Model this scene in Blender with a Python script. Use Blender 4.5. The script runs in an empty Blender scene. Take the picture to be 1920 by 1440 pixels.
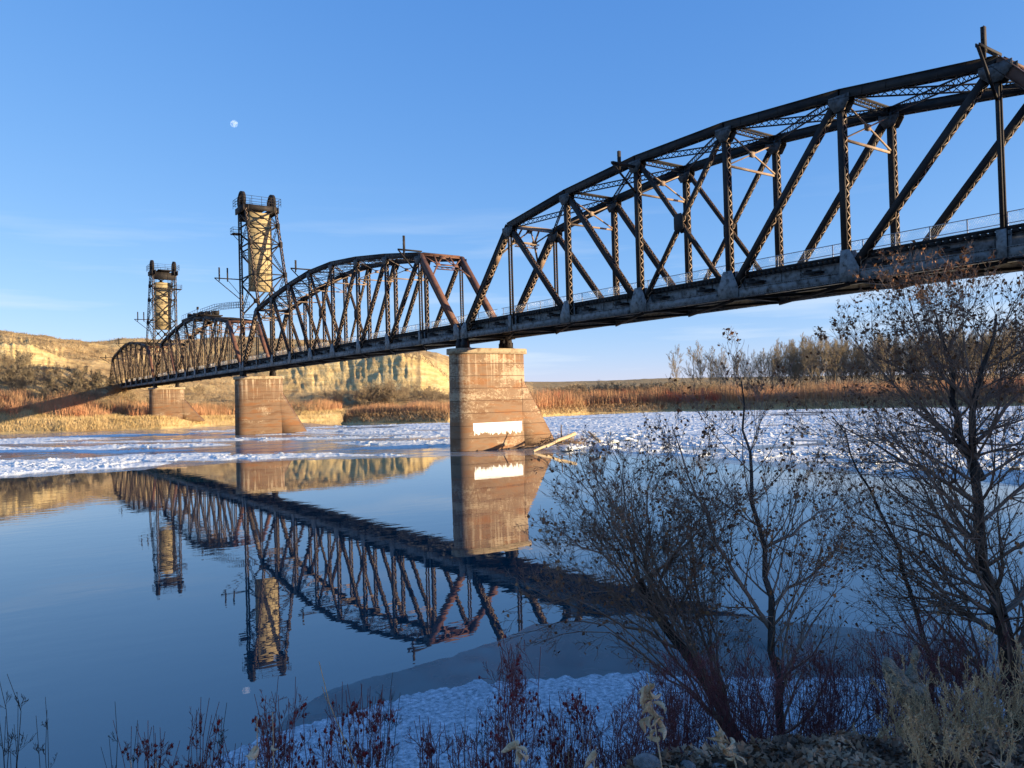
import bpy, math, random
import numpy as np
from mathutils import Vector
R = math.radians
rnd = random.Random(7)
NP = np.random.default_rng(11)
S = bpy.context.scene
COL = S.collection

# ------------------------------------------------------------------ camera
CAMP = np.array([78.097, -48.177, 5.889])
F = 1494.43
YAW, PITCH, ROLL = 0.6132, 0.0179, -0.0269
cy_, sy_ = math.cos(YAW), math.sin(YAW)
cp_, sp_ = math.cos(PITCH), math.sin(PITCH)
FW = np.array([-cy_*cp_, sy_*cp_, sp_]); RT = np.array([sy_, cy_, 0.0]); UP = np.cross(RT, FW)
cr_, sr_ = math.cos(ROLL), math.sin(ROLL)
cd = bpy.data.cameras.new("camera"); cam = bpy.data.objects.new("camera", cd); COL.objects.link(cam)
from mathutils import Matrix
M = Matrix(((RT[0], UP[0], -FW[0]), (RT[1], UP[1], -FW[1]), (RT[2], UP[2], -FW[2]))).to_4x4()
M = M @ Matrix.Rotation(ROLL, 4, 'Z')
M.translation = Vector(CAMP)
cam.matrix_world = M
cd.sensor_width = 36.0; cd.lens = F/1920*36.0; cd.clip_start = 0.1; cd.clip_end = 20000
S.camera = cam
def ray(x, y):
    a = (x-960)/F; b = (y-720)/F
    u = cr_*a + sr_*b; v = -sr_*a + cr_*b
    return FW + u*RT - v*UP
def at(x, y, D): return CAMP + ray(x, y)*D
def onz(x, y, z=0.0):
    d = ray(x, y); return CAMP + d*((z-CAMP[2])/d[2])

# ------------------------------------------------------------------ light
SUN_AZ, SUN_EL = R(38.0), R(8.0)          # azimuth from +X towards +Y
sdir = Vector((math.cos(SUN_AZ)*math.cos(SUN_EL), math.sin(SUN_AZ)*math.cos(SUN_EL), math.sin(SUN_EL)))
ld = bpy.data.lights.new("sun", 'SUN'); ld.energy = 4.0; ld.angle = R(0.5); ld.color = (1.0, 0.82, 0.55)
lo = bpy.data.objects.new("sun", ld); COL.objects.link(lo)
lo.rotation_euler = sdir.to_track_quat('Z', 'Y').to_euler()
lo.location = (150, 100, 120)
w = bpy.data.worlds.new("World"); S.world = w; w.use_nodes = True
nt = w.node_tree; nt.nodes.clear()
def N(nt, t, **k):
    n = nt.nodes.new(t)
    for a, b in k.items():
        if a == 'inp':
            for i, v in b.items(): n.inputs[i].default_value = v
        else: setattr(n, a, b)
    return n
sky = N(nt, 'ShaderNodeTexSky', sky_type='NISHITA', sun_disc=False)
sky.sun_elevation = SUN_EL; sky.sun_rotation = math.pi/2 - SUN_AZ
sky.altitude = 700; sky.air_density = 0.7; sky.dust_density = 0.5; sky.ozone_density = 3.0
# tone of the clear winter sky: each channel compressed towards the horizon
sc_ = N(nt, 'ShaderNodeSeparateColor'); cc_ = N(nt, 'ShaderNodeCombineColor')
for i_, (g_, k_) in enumerate(((1.0, 0.81), (0.65, 0.913), (0.36, 1.58))):
    pw = N(nt, 'ShaderNodeMath', operation='POWER'); pw.inputs[1].default_value = g_
    ml_ = N(nt, 'ShaderNodeMath', operation='MULTIPLY'); ml_.inputs[1].default_value = k_
    nt.links.new(sc_.outputs[i_], pw.inputs[0]); nt.links.new(pw.outputs[0], ml_.inputs[0]); nt.links.new(ml_.outputs[0], cc_.inputs[i_])
bgn = N(nt, 'ShaderNodeBackground', inp={'Strength': 0.15})
out = N(nt, 'ShaderNodeOutputWorld')
# thin cirrus streaks low in the sky
tc = N(nt, 'ShaderNodeTexCoord'); sep = N(nt, 'ShaderNodeSeparateXYZ')
mp = N(nt, 'ShaderNodeMapping'); mp.inputs['Scale'].default_value = (1.2, 1.2, 16.0); mp.inputs['Location'].default_value = (0.4, 0.9, 0.1)
nz = N(nt, 'ShaderNodeTexNoise', inp={'Scale': 2.3, 'Detail': 6.0, 'Roughness': 0.55})
rp = N(nt, 'ShaderNodeMapRange', inp={'From Min': 0.52, 'From Max': 0.78, 'To Min': 0.0, 'To Max': 0.7})
zr = N(nt, 'ShaderNodeMapRange', inp={'From Min': 0.26, 'From Max': 0.05, 'To Min': 0.0, 'To Max': 1.0})
mul = N(nt, 'ShaderNodeMath', operation='MULTIPLY')
mx = N(nt, 'ShaderNodeMix', data_type='RGBA'); mx.inputs[7].default_value = (2.3, 2.5, 2.7, 1)
L = nt.links.new
L(tc.outputs['Generated'], sep.inputs[0]); L(tc.outputs['Generated'], mp.inputs[0]); L(mp.outputs[0], nz.inputs['Vector'])
L(nz.outputs[0], rp.inputs[0]); L(sep.outputs[2], zr.inputs[0]); L(rp.outputs[0], mul.inputs[0]); L(zr.outputs[0], mul.inputs[1])
L(sky.outputs[0], sc_.inputs[0]); L(cc_.outputs[0], mx.inputs[6]); L(mul.outputs[0], mx.inputs[0])
L(mx.outputs[2], bgn.inputs[0]); L(bgn.outputs[0], out.inputs[0])
S.view_settings.view_transform = 'Standard'; S.view_settings.look = 'None'
S.view_settings.exposure = 1.38; S.view_settings.gamma = 1.0
S.cycles.max_bounces = 6; S.cycles.transparent_max_bounces = 12; S.cycles.caustics_reflective = False
S.cycles.use_denoising = True

# ------------------------------------------------------------------ helpers
class MB:
    """collects vertices and faces, builds ONE mesh object"""
    def __init__(s): s.v = []; s.f4 = []; s.f3 = []; s.n = 0
    def add(s, v, f4=None, f3=None):
        v = np.asarray(v, float).reshape(-1, 3)
        if f4 is not None and len(f4): s.f4.append(np.asarray(f4, int).reshape(-1, 4) + s.n)
        if f3 is not None and len(f3): s.f3.append(np.asarray(f3, int).reshape(-1, 3) + s.n)
        s.v.append(v); s.n += len(v); return s
    BF = np.array([[0,1,2,3],[7,6,5,4],[0,4,5,1],[1,5,6,2],[2,6,7,3],[3,7,4,0]])
    def beams(s, P0, P1, w, h, side):
        """boxes from P0 to P1; w across 'side', h across the third axis"""
        P0 = np.atleast_2d(np.asarray(P0, float)); P1 = np.atleast_2d(np.asarray(P1, float)); n = len(P0)
        P1 = np.broadcast_to(P1, P0.shape) if len(P1) != n else P1
        d = P1-P0; d = d/np.maximum(np.linalg.norm(d, axis=1, keepdims=True), 1e-9)
        sd = np.broadcast_to(np.asarray(side, float), (n, 3)); sd = sd - d*(sd*d).sum(1, keepdims=True)
        ln = np.linalg.norm(sd, axis=1, keepdims=True)
        alt = np.cross(d, np.array([0.31, 0.87, 0.4])); sd = np.where(ln > 1e-4, sd/np.maximum(ln, 1e-9), alt/np.maximum(np.linalg.norm(alt, axis=1, keepdims=True), 1e-9))
        t = np.cross(d, sd); w = np.broadcast_to(np.asarray(w, float), (n,))[:, None]/2; h = np.broadcast_to(np.asarray(h, float), (n,))[:, None]/2
        V = np.stack([P0-sd*w-t*h, P0+sd*w-t*h, P0+sd*w+t*h, P0-sd*w+t*h, P1-sd*w-t*h, P1+sd*w-t*h, P1+sd*w+t*h, P1-sd*w+t*h], 1)
        f = (MB.BF[None, :, ::-1] + (np.arange(n)*8)[:, None, None])
        return s.add(V.reshape(-1, 3), f.reshape(-1, 4))
    def box(s, a, b):
        a = np.array(a, float); b = np.array(b, float); c = (a+b)/2
        return s.beams([c[0], c[1], a[2]], [c[0], c[1], b[2]], abs(b[0]-a[0]), abs(b[1]-a[1]), (1, 0, 0))
    def tubes(s, P0, P1, r0, r1, k=3):
        P0 = np.atleast_2d(P0); P1 = np.atleast_2d(P1); n = len(P0)
        d = P1-P0; d = d/np.maximum(np.linalg.norm(d, axis=1, keepdims=True), 1e-9)
        ref = np.where(np.abs(d[:, 2:3]) < 0.9, np.array([[0, 0, 1.0]]), np.array([[1.0, 0, 0]]))
        a = np.cross(d, ref); a /= np.linalg.norm(a, axis=1, keepdims=True); b = np.cross(d, a)
        r0 = np.broadcast_to(r0, (n,)); r1 = np.broadcast_to(r1, (n,))
        an = np.arange(k)*2*math.pi/k; ca, sa = np.cos(an), np.sin(an)
        off = a[:, None]*ca[None, :, None] + b[:, None]*sa[None, :, None]
        V = np.concatenate([P0[:, None]+off*r0[:, None, None], P1[:, None]+off*r1[:, None, None]], 1)
        i = np.arange(k); j = (i+1) % k
        q = np.stack([i, j, j+k, i+k], 1)
        f = q[None]+(np.arange(n)*2*k)[:, None, None]
        return s.add(V.reshape(-1, 3), f.reshape(-1, 4))
    def cyl(s, c0, c1, r, k=16, r1=None):
        c0 = np.array(c0, float); c1 = np.array(c1, float); s.tubes(c0, c1, r, r if r1 is None else r1, k)
        base = s.n-2*k
        # caps as triangle fans
        s.add([c0, c1]); m = s.n-2
        s.f3.append(np.array([[m, base+(i+1) % k, base+i] for i in range(k)] + [[m+1, base+k+i, base+k+(i+1) % k] for i in range(k)]))
        return s
    def prism(s, poly, d):
        """extrude planar polygon (list of 3d points) by vector d"""
        p = np.array(poly, float); n = len(p); q = p+np.array(d, float)
        V = np.vstack([p, q, p.mean(0), q.mean(0)])
        f4 = [[i, (i+1) % n, n+(i+1) % n, n+i] for i in range(n)]
        f3 = [[(i+1) % n, i, 2*n] for i in range(n)] + [[n+i, n+(i+1) % n, 2*n+1] for i in range(n)]
        return s.add(V, f4, f3)
    def build(s, name, mat, parent=None, smooth=False, loc=None):
        me = bpy.data.meshes.new(name)
        V = np.vstack(s.v) if s.v else np.zeros((0, 3))
        if loc is not None: V = V-np.asarray(loc, float)
        f4 = np.vstack(s.f4) if s.f4 else np.zeros((0, 4), int); f3 = np.vstack(s.f3) if s.f3 else np.zeros((0, 3), int)
        me.vertices.add(len(V)); me.vertices.foreach_set('co', V.astype(np.float32).ravel())
        nl = f4.size+f3.size; me.loops.add(nl); me.loops.foreach_set('vertex_index', np.concatenate([f4.ravel(), f3.ravel()]).astype(np.int32))
        ls = np.concatenate([np.arange(len(f4))*4, f4.size+np.arange(len(f3))*3]).astype(np.int32)
        me.polygons.add(len(ls)); me.polygons.foreach_set('loop_start', ls)
        me.update(calc_edges=True); me.validate()
        if smooth: me.polygons.foreach_set('use_smooth', np.ones(len(ls), bool))
        me.materials.append(mat)
        o = bpy.data.objects.new(name, me); COL.objects.link(o)
        if loc is not None: o.location = loc
        if parent is not None:
            o.parent = parent
            if loc is None: o.matrix_parent_inverse = Matrix.Translation(-Vector(parent.location))
        return o
def tag(o, label=None, cat=None, group=None, kind=None):
    for k, v in (('label', label), ('category', cat), ('group', group), ('kind', kind)):
        if v: o[k] = v
    return o
def empty(name, loc, label, cat, group=None):
    o = bpy.data.objects.new(name, None); COL.objects.link(o); o.location = loc; o.empty_display_size = 0.5
    return tag(o, label, cat, group)
def copy_tree(o, parent=None):
    c = o.copy(); COL.objects.link(c)
    if parent is not None: c.parent = parent; c.matrix_parent_inverse = o.matrix_parent_inverse.copy()
    for ch in [x for x in o.children]: copy_tree(ch, c)
    return c

def pans(x, y, cell, seed=0):
    """jittered cells: distance to the nearest border and a random value per cell"""
    gx = x/cell; gy = y/cell; ix = np.floor(gx).astype(np.int64); iy = np.floor(gy).astype(np.int64)
    d1 = np.full(x.shape, 9.0); d2 = np.full(x.shape, 9.0); cv = np.zeros(x.shape)
    for a in (-1, 0, 1):
        for b in (-1, 0, 1):
            n = ((ix+a)*374761393+(iy+b)*668265263+seed*974711) & 0x7fffffff; n = ((n ^ (n >> 13))*1274126177) & 0x7fffffff; n = n ^ (n >> 16)
            d = np.hypot(ix+a+(n & 255)/255.0-gx, iy+b+((n >> 8) & 255)/255.0-gy); v = ((n >> 4) & 1023)/1023.0
            nr = d < d1; d2 = np.where(nr, d1, np.minimum(d2, d)); cv = np.where(nr, v, cv); d1 = np.where(nr, d, d1)
    return (d2-d1)*cell, cv
# value noise in numpy
def vnoise(x, y, seed=0):
    xi = np.floor(x).astype(np.int64); yi = np.floor(y).astype(np.int64); fx = x-xi; fy = y-yi
    fx = fx*fx*(3-2*fx); fy = fy*fy*(3-2*fy)
    def h(a, b):
        n = (a*374761393 + b*668265263 + seed*974711) & 0x7fffffff
        n = ((n ^ (n >> 13))*1274126177) & 0x7fffffff
        return ((n ^ (n >> 16)) & 0xffff)/65535.0
    return (h(xi, yi)*(1-fx)+h(xi+1, yi)*fx)*(1-fy) + (h(xi, yi+1)*(1-fx)+h(xi+1, yi+1)*fx)*fy
def fbm(x, y, o=4, seed=0, g=0.5):
    a = 1.0; t = 0; m = 0
    for k in range(o):
        t = t+a*vnoise(x*2**k+k*17.3, y*2**k-k*9.1, seed+k); m += a; a *= g
    return t/m

# ------------------------------------------------------------------ materials
def mat(name, cols, scale=1.0, rough=0.8, metal=0.0, bump=0.0, bscale=None, stretch=(1, 1, 1), detail=6.0, spec=0.3, thr=(0.35, 0.65), nrough=0.6):
    m = bpy.data.materials.new(name); m.use_nodes = True; t = m.node_tree; t.nodes.clear()
    o = N(t, 'ShaderNodeOutputMaterial'); b = N(t, 'ShaderNodeBsdfPrincipled', inp={'Roughness': rough, 'Metallic': metal, 'Specular IOR Level': spec})
    tc = N(t, 'ShaderNodeTexCoord'); mp = N(t, 'ShaderNodeMapping'); mp.inputs['Scale'].default_value = stretch
    n = N(t, 'ShaderNodeTexNoise', inp={'Scale': scale, 'Detail': detail, 'Roughness': nrough})
    cr = N(t, 'ShaderNodeValToRGB'); e = cr.color_ramp.elements
    k = len(cols)
    while len(e) < k: e.new(0.5)
    for i, c in enumerate(cols):
        e[i].position = thr[0]+(thr[1]-thr[0])*(i/(k-1) if k > 1 else 0); e[i].color = (*c, 1)
    t.links.new(tc.outputs['Object'], mp.inputs[0]); t.links.new(mp.outputs[0], n.inputs['Vector'])
    t.links.new(n.outputs[0], cr.inputs[0]); t.links.new(cr.outputs[0], b.inputs['Base Color'])
    if bump:
        n2 = N(t, 'ShaderNodeTexNoise', inp={'Scale': bscale or scale*4, 'Detail': 5.0})
        bp = N(t, 'ShaderNodeBump', inp={'Strength': bump, 'Distance': 0.1})
        t.links.new(mp.outputs[0], n2.inputs['Vector']); t.links.new(n2.outputs[0], bp.inputs['Height']); t.links.new(bp.outputs[0], b.inputs['Normal'])
    t.links.new(b.outputs[0], o.inputs[0])
    m['b'] = b.name
    return m
MT = {}
MT['steel'] = mat('weathered_steel', [(0.011, 0.0105, 0.0105), (0.021, 0.017, 0.015), (0.048, 0.035, 0.027)], 0.9, 0.75, bump=0.2, thr=(0.3, 0.7))
MT['chord'] = mat('dark_chord_steel', [(0.013, 0.013, 0.014), (0.024, 0.021, 0.019), (0.045, 0.032, 0.026)], 0.7, 0.7, bump=0.15, stretch=(1, 1, 2))
MT['grey'] = mat('grey_painted_steel', [(0.24, 0.24, 0.235), (0.17, 0.165, 0.155), (0.05, 0.038, 0.03)], 2.6, 0.7, bump=0.2, thr=(0.42, 0.68))
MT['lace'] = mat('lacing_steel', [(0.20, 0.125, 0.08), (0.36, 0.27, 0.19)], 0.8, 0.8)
MT['rust'] = mat('red_brown_steel', [(0.11, 0.05, 0.030), (0.16, 0.075, 0.045), (0.07, 0.035, 0.025)], 0.7, 0.65, bump=0.15)
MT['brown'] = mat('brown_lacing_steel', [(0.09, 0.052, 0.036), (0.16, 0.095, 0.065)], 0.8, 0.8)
MT['gusset'] = mat('gusset_steel', [(0.13, 0.13, 0.13), (0.09, 0.085, 0.08), (0.035, 0.028, 0.024)], 2.6, 0.7, bump=0.2)
MT['tie'] = mat('creosote_timber', [(0.012, 0.011, 0.010), (0.04, 0.034, 0.03)], 2.5, 0.9, bump=0.5, stretch=(1, 0.4, 1))
MT['galv'] = mat('galvanised_pipe', [(0.35, 0.36, 0.37), (0.5, 0.5, 0.5)], 2, 0.4, metal=0.6)
MT['cw'] = mat('counterweight_concrete', [(0.36, 0.275, 0.145), (0.45, 0.35, 0.19), (0.30, 0.225, 0.12)], 0.6, 0.9, stretch=(1, 1, 2))
MT['bark'] = mat('dark_bark', [(0.035, 0.027, 0.022), (0.075, 0.058, 0.048), (0.11, 0.088, 0.072)], 9, 0.95, bump=0.8, stretch=(1, 1, 0.35), bscale=30)
MT['twig'] = mat('grey_brown_twig', [(0.20, 0.125, 0.09), (0.34, 0.225, 0.16)], 3, 0.9)
MT['leaf'] = mat('dead_brown_leaf', [(0.10, 0.042, 0.02), (0.26, 0.11, 0.045), (0.42, 0.21, 0.09)], 6, 0.8)
MT['redtwig'] = mat('maroon_twig', [(0.15, 0.040, 0.042), (0.26, 0.085, 0.07)], 4, 0.8)
MT['hip'] = mat('rose_hip_red', [(0.26, 0.02, 0.018), (0.13, 0.013, 0.014)], 9, 0.5)
MT['straw'] = mat('straw', [(0.46, 0.275, 0.13), (0.74, 0.47, 0.24)], 5, 0.9)
MT['cream'] = mat('cream_dry_leaf', [(0.56, 0.36, 0.19), (0.82, 0.58, 0.35)], 14, 0.85, bump=0.4)
MT['ftree'] = mat('bare_cottonwood', [(0.19, 0.145, 0.09), (0.38, 0.30, 0.185)], 0.25, 0.95)
MT['fbush'] = mat('bare_shrub', [(0.24, 0.175, 0.105), (0.44, 0.33, 0.20)], 0.3, 0.95)
MT['willow'] = mat('red_willow_stem', [(0.46, 0.185, 0.085), (0.56, 0.30, 0.15), (0.38, 0.23, 0.115), (0.46, 0.12, 0.065)], 0.09, 0.9, thr=(0.32, 0.68))
MT['grass'] = mat('dry_river_grass', [(0.52, 0.36, 0.15), (0.66, 0.48, 0.24)], 0.2, 0.95)
MT['drift'] = mat('bleached_driftwood', [(0.46, 0.33, 0.18), (0.62, 0.48, 0.3)], 3, 0.8, bump=0.4, stretch=(0.3, 1, 1))
MT['deadwood'] = mat('dark_wet_wood', [(0.09, 0.05, 0.03), (0.17, 0.11, 0.07)], 3, 0.9)
# ================================================================== BRIDGE
W = 6.03; HB = 12.92; GAP = 0.83
YV = np.array([0, 1.0, 0])
def zig(mb, p0, p1, across, half, pitch, bw, bt, face, double=False):
    """zig-zag lacing between two parallel lines at +-half*across around the axis p0-p1"""
    p0 = np.array(p0, float); p1 = np.array(p1, float); across = np.array(across, float); Ln = np.linalg.norm(p1-p0)
    n = max(2, int(Ln/pitch)); t = np.linspace(0, 1, n+1)[:, None]; c = p0+(p1-p0)*t
    sg = np.where(np.arange(n+1) % 2 == 0, 1.0, -1.0)[:, None]
    a = c+across*half*sg; mb.beams(a[:-1], a[1:], bt, bw, face)
    if double:
        a = c-across*half*sg; mb.beams(a[:-1]+np.array(face)*bt, a[1:]+np.array(face)*bt, bt, bw, face)
def laced_member(mb_plate, mb_lace, p0, p1, wx, wy, lod, inner=True, only=None):
    """two channel plates (facing +-Y) with lacing on the two remaining faces"""
    p0 = np.array(p0, float); p1 = np.array(p1, float); d = (p1-p0)/np.linalg.norm(p1-p0)
    n = np.cross(d, YV); n /= np.linalg.norm(n)          # normal of the laced faces
    if n[0] < 0: n = -n
    for s in (-1, 1):
        o = YV*s*(wy/2-0.02)
        mb_plate.beams(p0+o, p1+o, 0.04, wx, YV)
        for q in (-1, 1):                                  # channel flanges
            oo = YV*s*(wy/2-0.08) + n*q*(wx/2-0.012)
            mb_plate.beams(p0+oo, p1+oo, 0.10, 0.022, YV)
    pitch = 0.36*lod
    for q in (-1, 1):
        if only is not None and q != only: continue
        o = n*q*(wx/2+0.012)
        zig(mb_lace, p0+o+d*0.3, p1+o-d*0.3, YV, wy/2-0.06, pitch, 0.075, 0.016, n, False)
def lstrut(mb, p0, p1, dv, depth, lod, bw=0.07, pitch=0.5, double=True):
    p0 = np.array(p0, float); p1 = np.array(p1, float); dv = np.array(dv, float); d = (p1-p0)/np.linalg.norm(p1-p0)
    f = np.cross(d, dv); f /= np.linalg.norm(f)
    for s in (-1, 1):
        mb.beams(p0+dv*s*depth/2, p1+dv*s*depth/2, 0.1, 0.09, f)
    zig(mb, p0, p1, dv, depth/2, pitch*lod, bw*0.8, 0.016, f, double)

def bracket(parent, x, z, reach=3.0, drop=3.0, posts=(2.2,), ph=2.1, yb=0.0, side=-1):
    mb = MB()
    y1 = yb+side*reach
    mb.beams([x-0.09, yb+0.3, z+0.15], [x-0.09, y1, z+0.15], 0.06, 0.2, (1, 0, 0)); mb.beams([x+0.09, yb+0.3, z+0.15], [x+0.09, y1, z+0.15], 0.06, 0.16, (1, 0, 0))
    mb.beams([x, y1, z+0.12], [x, yb+side*0.1, z-drop], 0.14, 0.13, (1, 0, 0))
    if len(posts) > 1:
        mb.beams([x, yb+side*(reach*0.55), z+0.1], [x, yb+side*0.2, z-drop*0.75], 0.08, 0.08, (1, 0, 0))
    o = mb.build('outrigger_bracket', MT['steel'], parent)
    for q in posts:
        m2 = MB(); m2.beams([x, yb+side*q, z-0.45], [x, yb+side*q, z+ph], 0.2, 0.16, (1, 0, 0))
        m2.beams([x+0.1, yb+side*q, z-0.1], [x+0.1, yb+side*q, z+ph], 0.03, 0.3, (1, 0, 0))
        for k in (0.45, 0.7, 0.95): m2.beams([x, yb+side*q-0.16, z+ph*k], [x, yb+side*q+0.16, z+ph*k], 0.04, 0.05, (1, 0, 0))
        m2.build('insulator_post', MT['steel'], o)
    return o

def span(x0, n, p, hts, label, lod=1.0, brackets=(), rust_end=None, seed=0):
    root = empty('truss_span', (x0, 0, HB), label, 'bridge span', 'steel truss spans of the bridge')
    Lx = [x0+i*p for i in range(n+1)]
    zc = HB+0.33
    cd2 = 0.33
    def Lp(i, y): return np.array([Lx[i], y, zc])
    def Up(i, y): return np.array([Lx[i], y, HB+hts[i]-0.34])
    for y in (0.0, W):
        so = 1 if y == 0 else -1                                 # inward direction
        # bottom chord: two plates with cover angles, light grey
        mb = MB()
        for i in range(n):
            a = Lp(i, y); b = Lp(i+1, y)
            for s in (-1, 1):
                mb.beams(a+YV*s*0.25, b+YV*s*0.25, 0.04, 0.64, YV)
                for q in (-1, 1): mb.beams(a+YV*s*0.29+[0, 0, q*0.29], b+YV*s*0.29+[0, 0, q*0.29], 0.05, 0.05, YV)
                if lod < 1.5:
                    for k in (0.12, 0.36, 0.62, 0.86):           # splice plates
                        c = a+(b-a)*k; mb.beams(c+YV*s*0.277-[0.02, 0, 0], c+YV*s*0.277+[0.02, 0, 0], 0.02, 0.62, YV)
            zig(mb, a-[0, 0, 0.325], b-[0, 0, 0.325], YV, 0.22, 0.5*lod, 0.08, 0.02, (0, 0, 1))
        mb.build('bottom_chord', MT['grey'], root)
        if lod < 1.2:                                             # rivet rows
            mb = MB()
            xs = np.arange(Lx[0], Lx[-1], 0.17)
            for dz in (-0.26, 0.26):
                for s in ((-1, 1) if y == 0 else (1,)):
                    c = np.stack([xs, np.full_like(xs, y+s*0.315), np.full_like(xs, zc+dz)], 1); mb.beams(c-[0.02, 0, 0], c+[0.02, 0, 0], 0.02, 0.04, YV)
            mb.build('rivet_row', MT['chord'], root)
        # top chord
        mb = MB()
        for i in range(1, n-1):
            a = Up(i, y); b = Up(i+1, y); e = (b-a)/np.linalg.norm(b-a)*0.06
            up = np.cross(YV, (b-a)/np.linalg.norm(b-a)); up = up if up[2] > 0 else -up
            for s in (-1, 1): mb.beams(a+YV*s*0.25-e, b+YV*s*0.25+e, 0.05, 0.62, YV)
            mb.beams(a+up*0.325-e, b+up*0.325+e, 0.70, 0.03, YV)
            for s in (-1, 1): mb.beams(a+YV*s*0.30-up*0.27, b+YV*s*0.30-up*0.27, 0.09, 0.03, YV)
            zig(mb, a-up*0.31, b-up*0.31, YV, 0.24, 0.4*lod, 0.08, 0.02, up)
            m = int(np.linalg.norm(b-a)/1.5)
            for k in range(1, m): c = a+(b-a)*k/m; mb.beams(c+YV*-so*0.285-up*0.3, c-YV*so*0.285+up*0.3, 0.02, 0.05, YV)
        mb.build('top_chord', MT['chord'], root)
        # end posts
        for (i, j) in ((0, 1), (n, n-1)):
            a = Lp(i, y); b = Up(j, y)+np.array([0, 0, 0.02]); d = (b-a)/np.linalg.norm(b-a)
            out_ = np.cross(d, YV); out_ /= np.linalg.norm(out_)
            if out_[2] < 0: out_ = -out_
            mb = MB(); ml = MB()
            for s in (-1, 1): mb.beams(a+YV*s*0.25, b+YV*s*0.25, 0.05, 0.62, YV)
            mb.beams(a+out_*0.325, b+out_*0.325, 0.70, 0.03, YV)
            for s in (-1, 1): mb.beams(a+YV*s*0.30-out_*0.29, b+YV*s*0.30-out_*0.29, 0.09, 0.03, YV)
            ep = mb.build('end_post', MT['rust'] if i == n else MT['steel'], root)
            zig(ml, a-out_*0.325+d*0.8, b-out_*0.325-d*1.3, YV, 0.27, 0.62*lod, 0.11, 0.02, out_, True)
            for k in (0.72,): c = a+(b-a)*k; ml.beams(c-out_*0.33-d*0.55, c-out_*0.33+d*0.55, 0.6, 0.02, YV)
            c = b-d*0.9; ml.beams(c-out_*0.33-d*0.5, c-out_*0.33+d*0.4, 0.6, 0.02, YV)
            ml.build('lattice', MT['lace'], ep)
        # verticals and hangers
        for i in range(1, n):
            a = Lp(i, y)+np.array([0, 0, 0.1]); b = Up(i, y)-np.array([0, 0, 0.1])
            mb = MB(); ml = MB()
            if i in (1, n-1):
                for s in (-1, 1): mb.beams(a+YV*s*0.17, b+YV*s*0.17, 0.12, 0.20, YV)
                zig(ml, a+[0, 0, 1.2], b-[0, 0, 0.9], YV, 0.13, 0.26*lod, 0.05, 0.02, (1, 0, 0))
                v = mb.build('hanger', MT['steel'], root)
            else:
                laced_member(mb, ml, a, b, 0.42, 0.52, lod)
                v = mb.build('vertical_post', MT['steel'], root)
            ml.build('lacing', MT['lace'], v)
        # diagonals
        c = n//2                                                   # centre panel c..c+1
        dg = [(i, i+1) for i in range(1, c+1)] + [(i, i-1) for i in range(c+1, n)]
        xs_ = {(c, c+1), (c+1, c)}
        for (i, j) in dg:
            a = Lp(j, y); b = Up(i, y)
            heavy = (i, j) not in xs_
            mb = MB(); ml = MB()
            laced_member(mb, ml, a, b, 0.48 if heavy else 0.30, 0.44 if heavy else 0.34, lod)
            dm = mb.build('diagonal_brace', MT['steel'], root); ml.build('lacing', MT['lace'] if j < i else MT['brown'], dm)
        # gussets
        for i in range(0, n+1):
            for top in (0, 1):
                if top and i in (0, n): continue
                mb = MB()
                for s in (-1, 1):
                    yy = y+s*0.325
                    if top:
                        P = Up(i, y); hw = 0.75 if i not in (1, n-1) else 0.9
                        pl = [(P[0]-hw, yy, P[2]-0.1), (P[0]-hw, yy, P[2]-0.55), (P[0]-0.34, yy, P[2]-1.15), (P[0]+0.34, yy, P[2]-1.15), (P[0]+hw, yy, P[2]-0.55), (P[0]+hw, yy, P[2]-0.1)]
                        if s*so > 0 and lod > 1.2: continue
                        mb.prism(pl, (0, 0.02*s, 0))
                    else:
                        P = Lp(i, y)
                        if i in (1, n-1): pl = [(P[0]-0.27, yy, P[2]-0.31), (P[0]-0.27, yy, P[2]+1.3), (P[0]+0.27, yy, P[2]+1.3), (P[0]+0.27, yy, P[2]-0.31)]
                        elif i == 0: pl = [(P[0]-0.3, yy, P[2]-0.4), (P[0]-0.3, yy, P[2]+0.6), (P[0]+0.5, yy, P[2]+1.5), (P[0]+1.0, yy, P[2]+1.3), (P[0]+1.1, yy, P[2]-0.4)]
                        elif i == n: pl = [(P[0]-1.1, yy, P[2]-0.4), (P[0]-1.0, yy, P[2]+1.3), (P[0]-0.5, yy, P[2]+1.5), (P[0]+0.3, yy, P[2]+0.6), (P[0]+0.3, yy, P[2]-0.4)]
                        else:
                            l = 1.05 if i <= c else 0.35; r = 1.05 if i > c else 0.35
                            if i in (c, c+1): l = r = 0.95
                            pl = [(P[0]-l, yy, P[2]-0.31), (P[0]-l, yy, P[2]+0.5), (P[0]-0.3*l-0.12, yy, P[2]+1.75), (P[0]+0.3*r+0.12, yy, P[2]+1.75), (P[0]+r, yy, P[2]+0.5), (P[0]+r, yy, P[2]-0.31)]
                        mb.prism(pl, (0, 0.02*s, 0))
                mb.build('gusset_plate', MT['gusset'] if top else MT['grey'], root)
        # plate where the centre diagonals cross
        a = (Lp(c, y)+Up(c+1, y))/2; b = (Lp(c+1, y)+Up(c, y))/2; m = (a+b)/2
        mb = MB()
        for s in (-1, 1):
            yy = y+s*0.27; mb.prism([(m[0]-0.3, yy, m[2]-0.75), (m[0]+0.3, yy, m[2]-0.75), (m[0]+0.5, yy, m[2]-0.45), (m[0]+0.5, yy, m[2]+0.45), (m[0]+0.3, yy, m[2]+0.75), (m[0]-0.3, yy, m[2]+0.75), (m[0]-0.5, yy, m[2]+0.45), (m[0]-0.5, yy, m[2]-0.45)], (0, 0.03*s, 0))
        mb.build('crossing_plate', MT['chord'], root)
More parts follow.
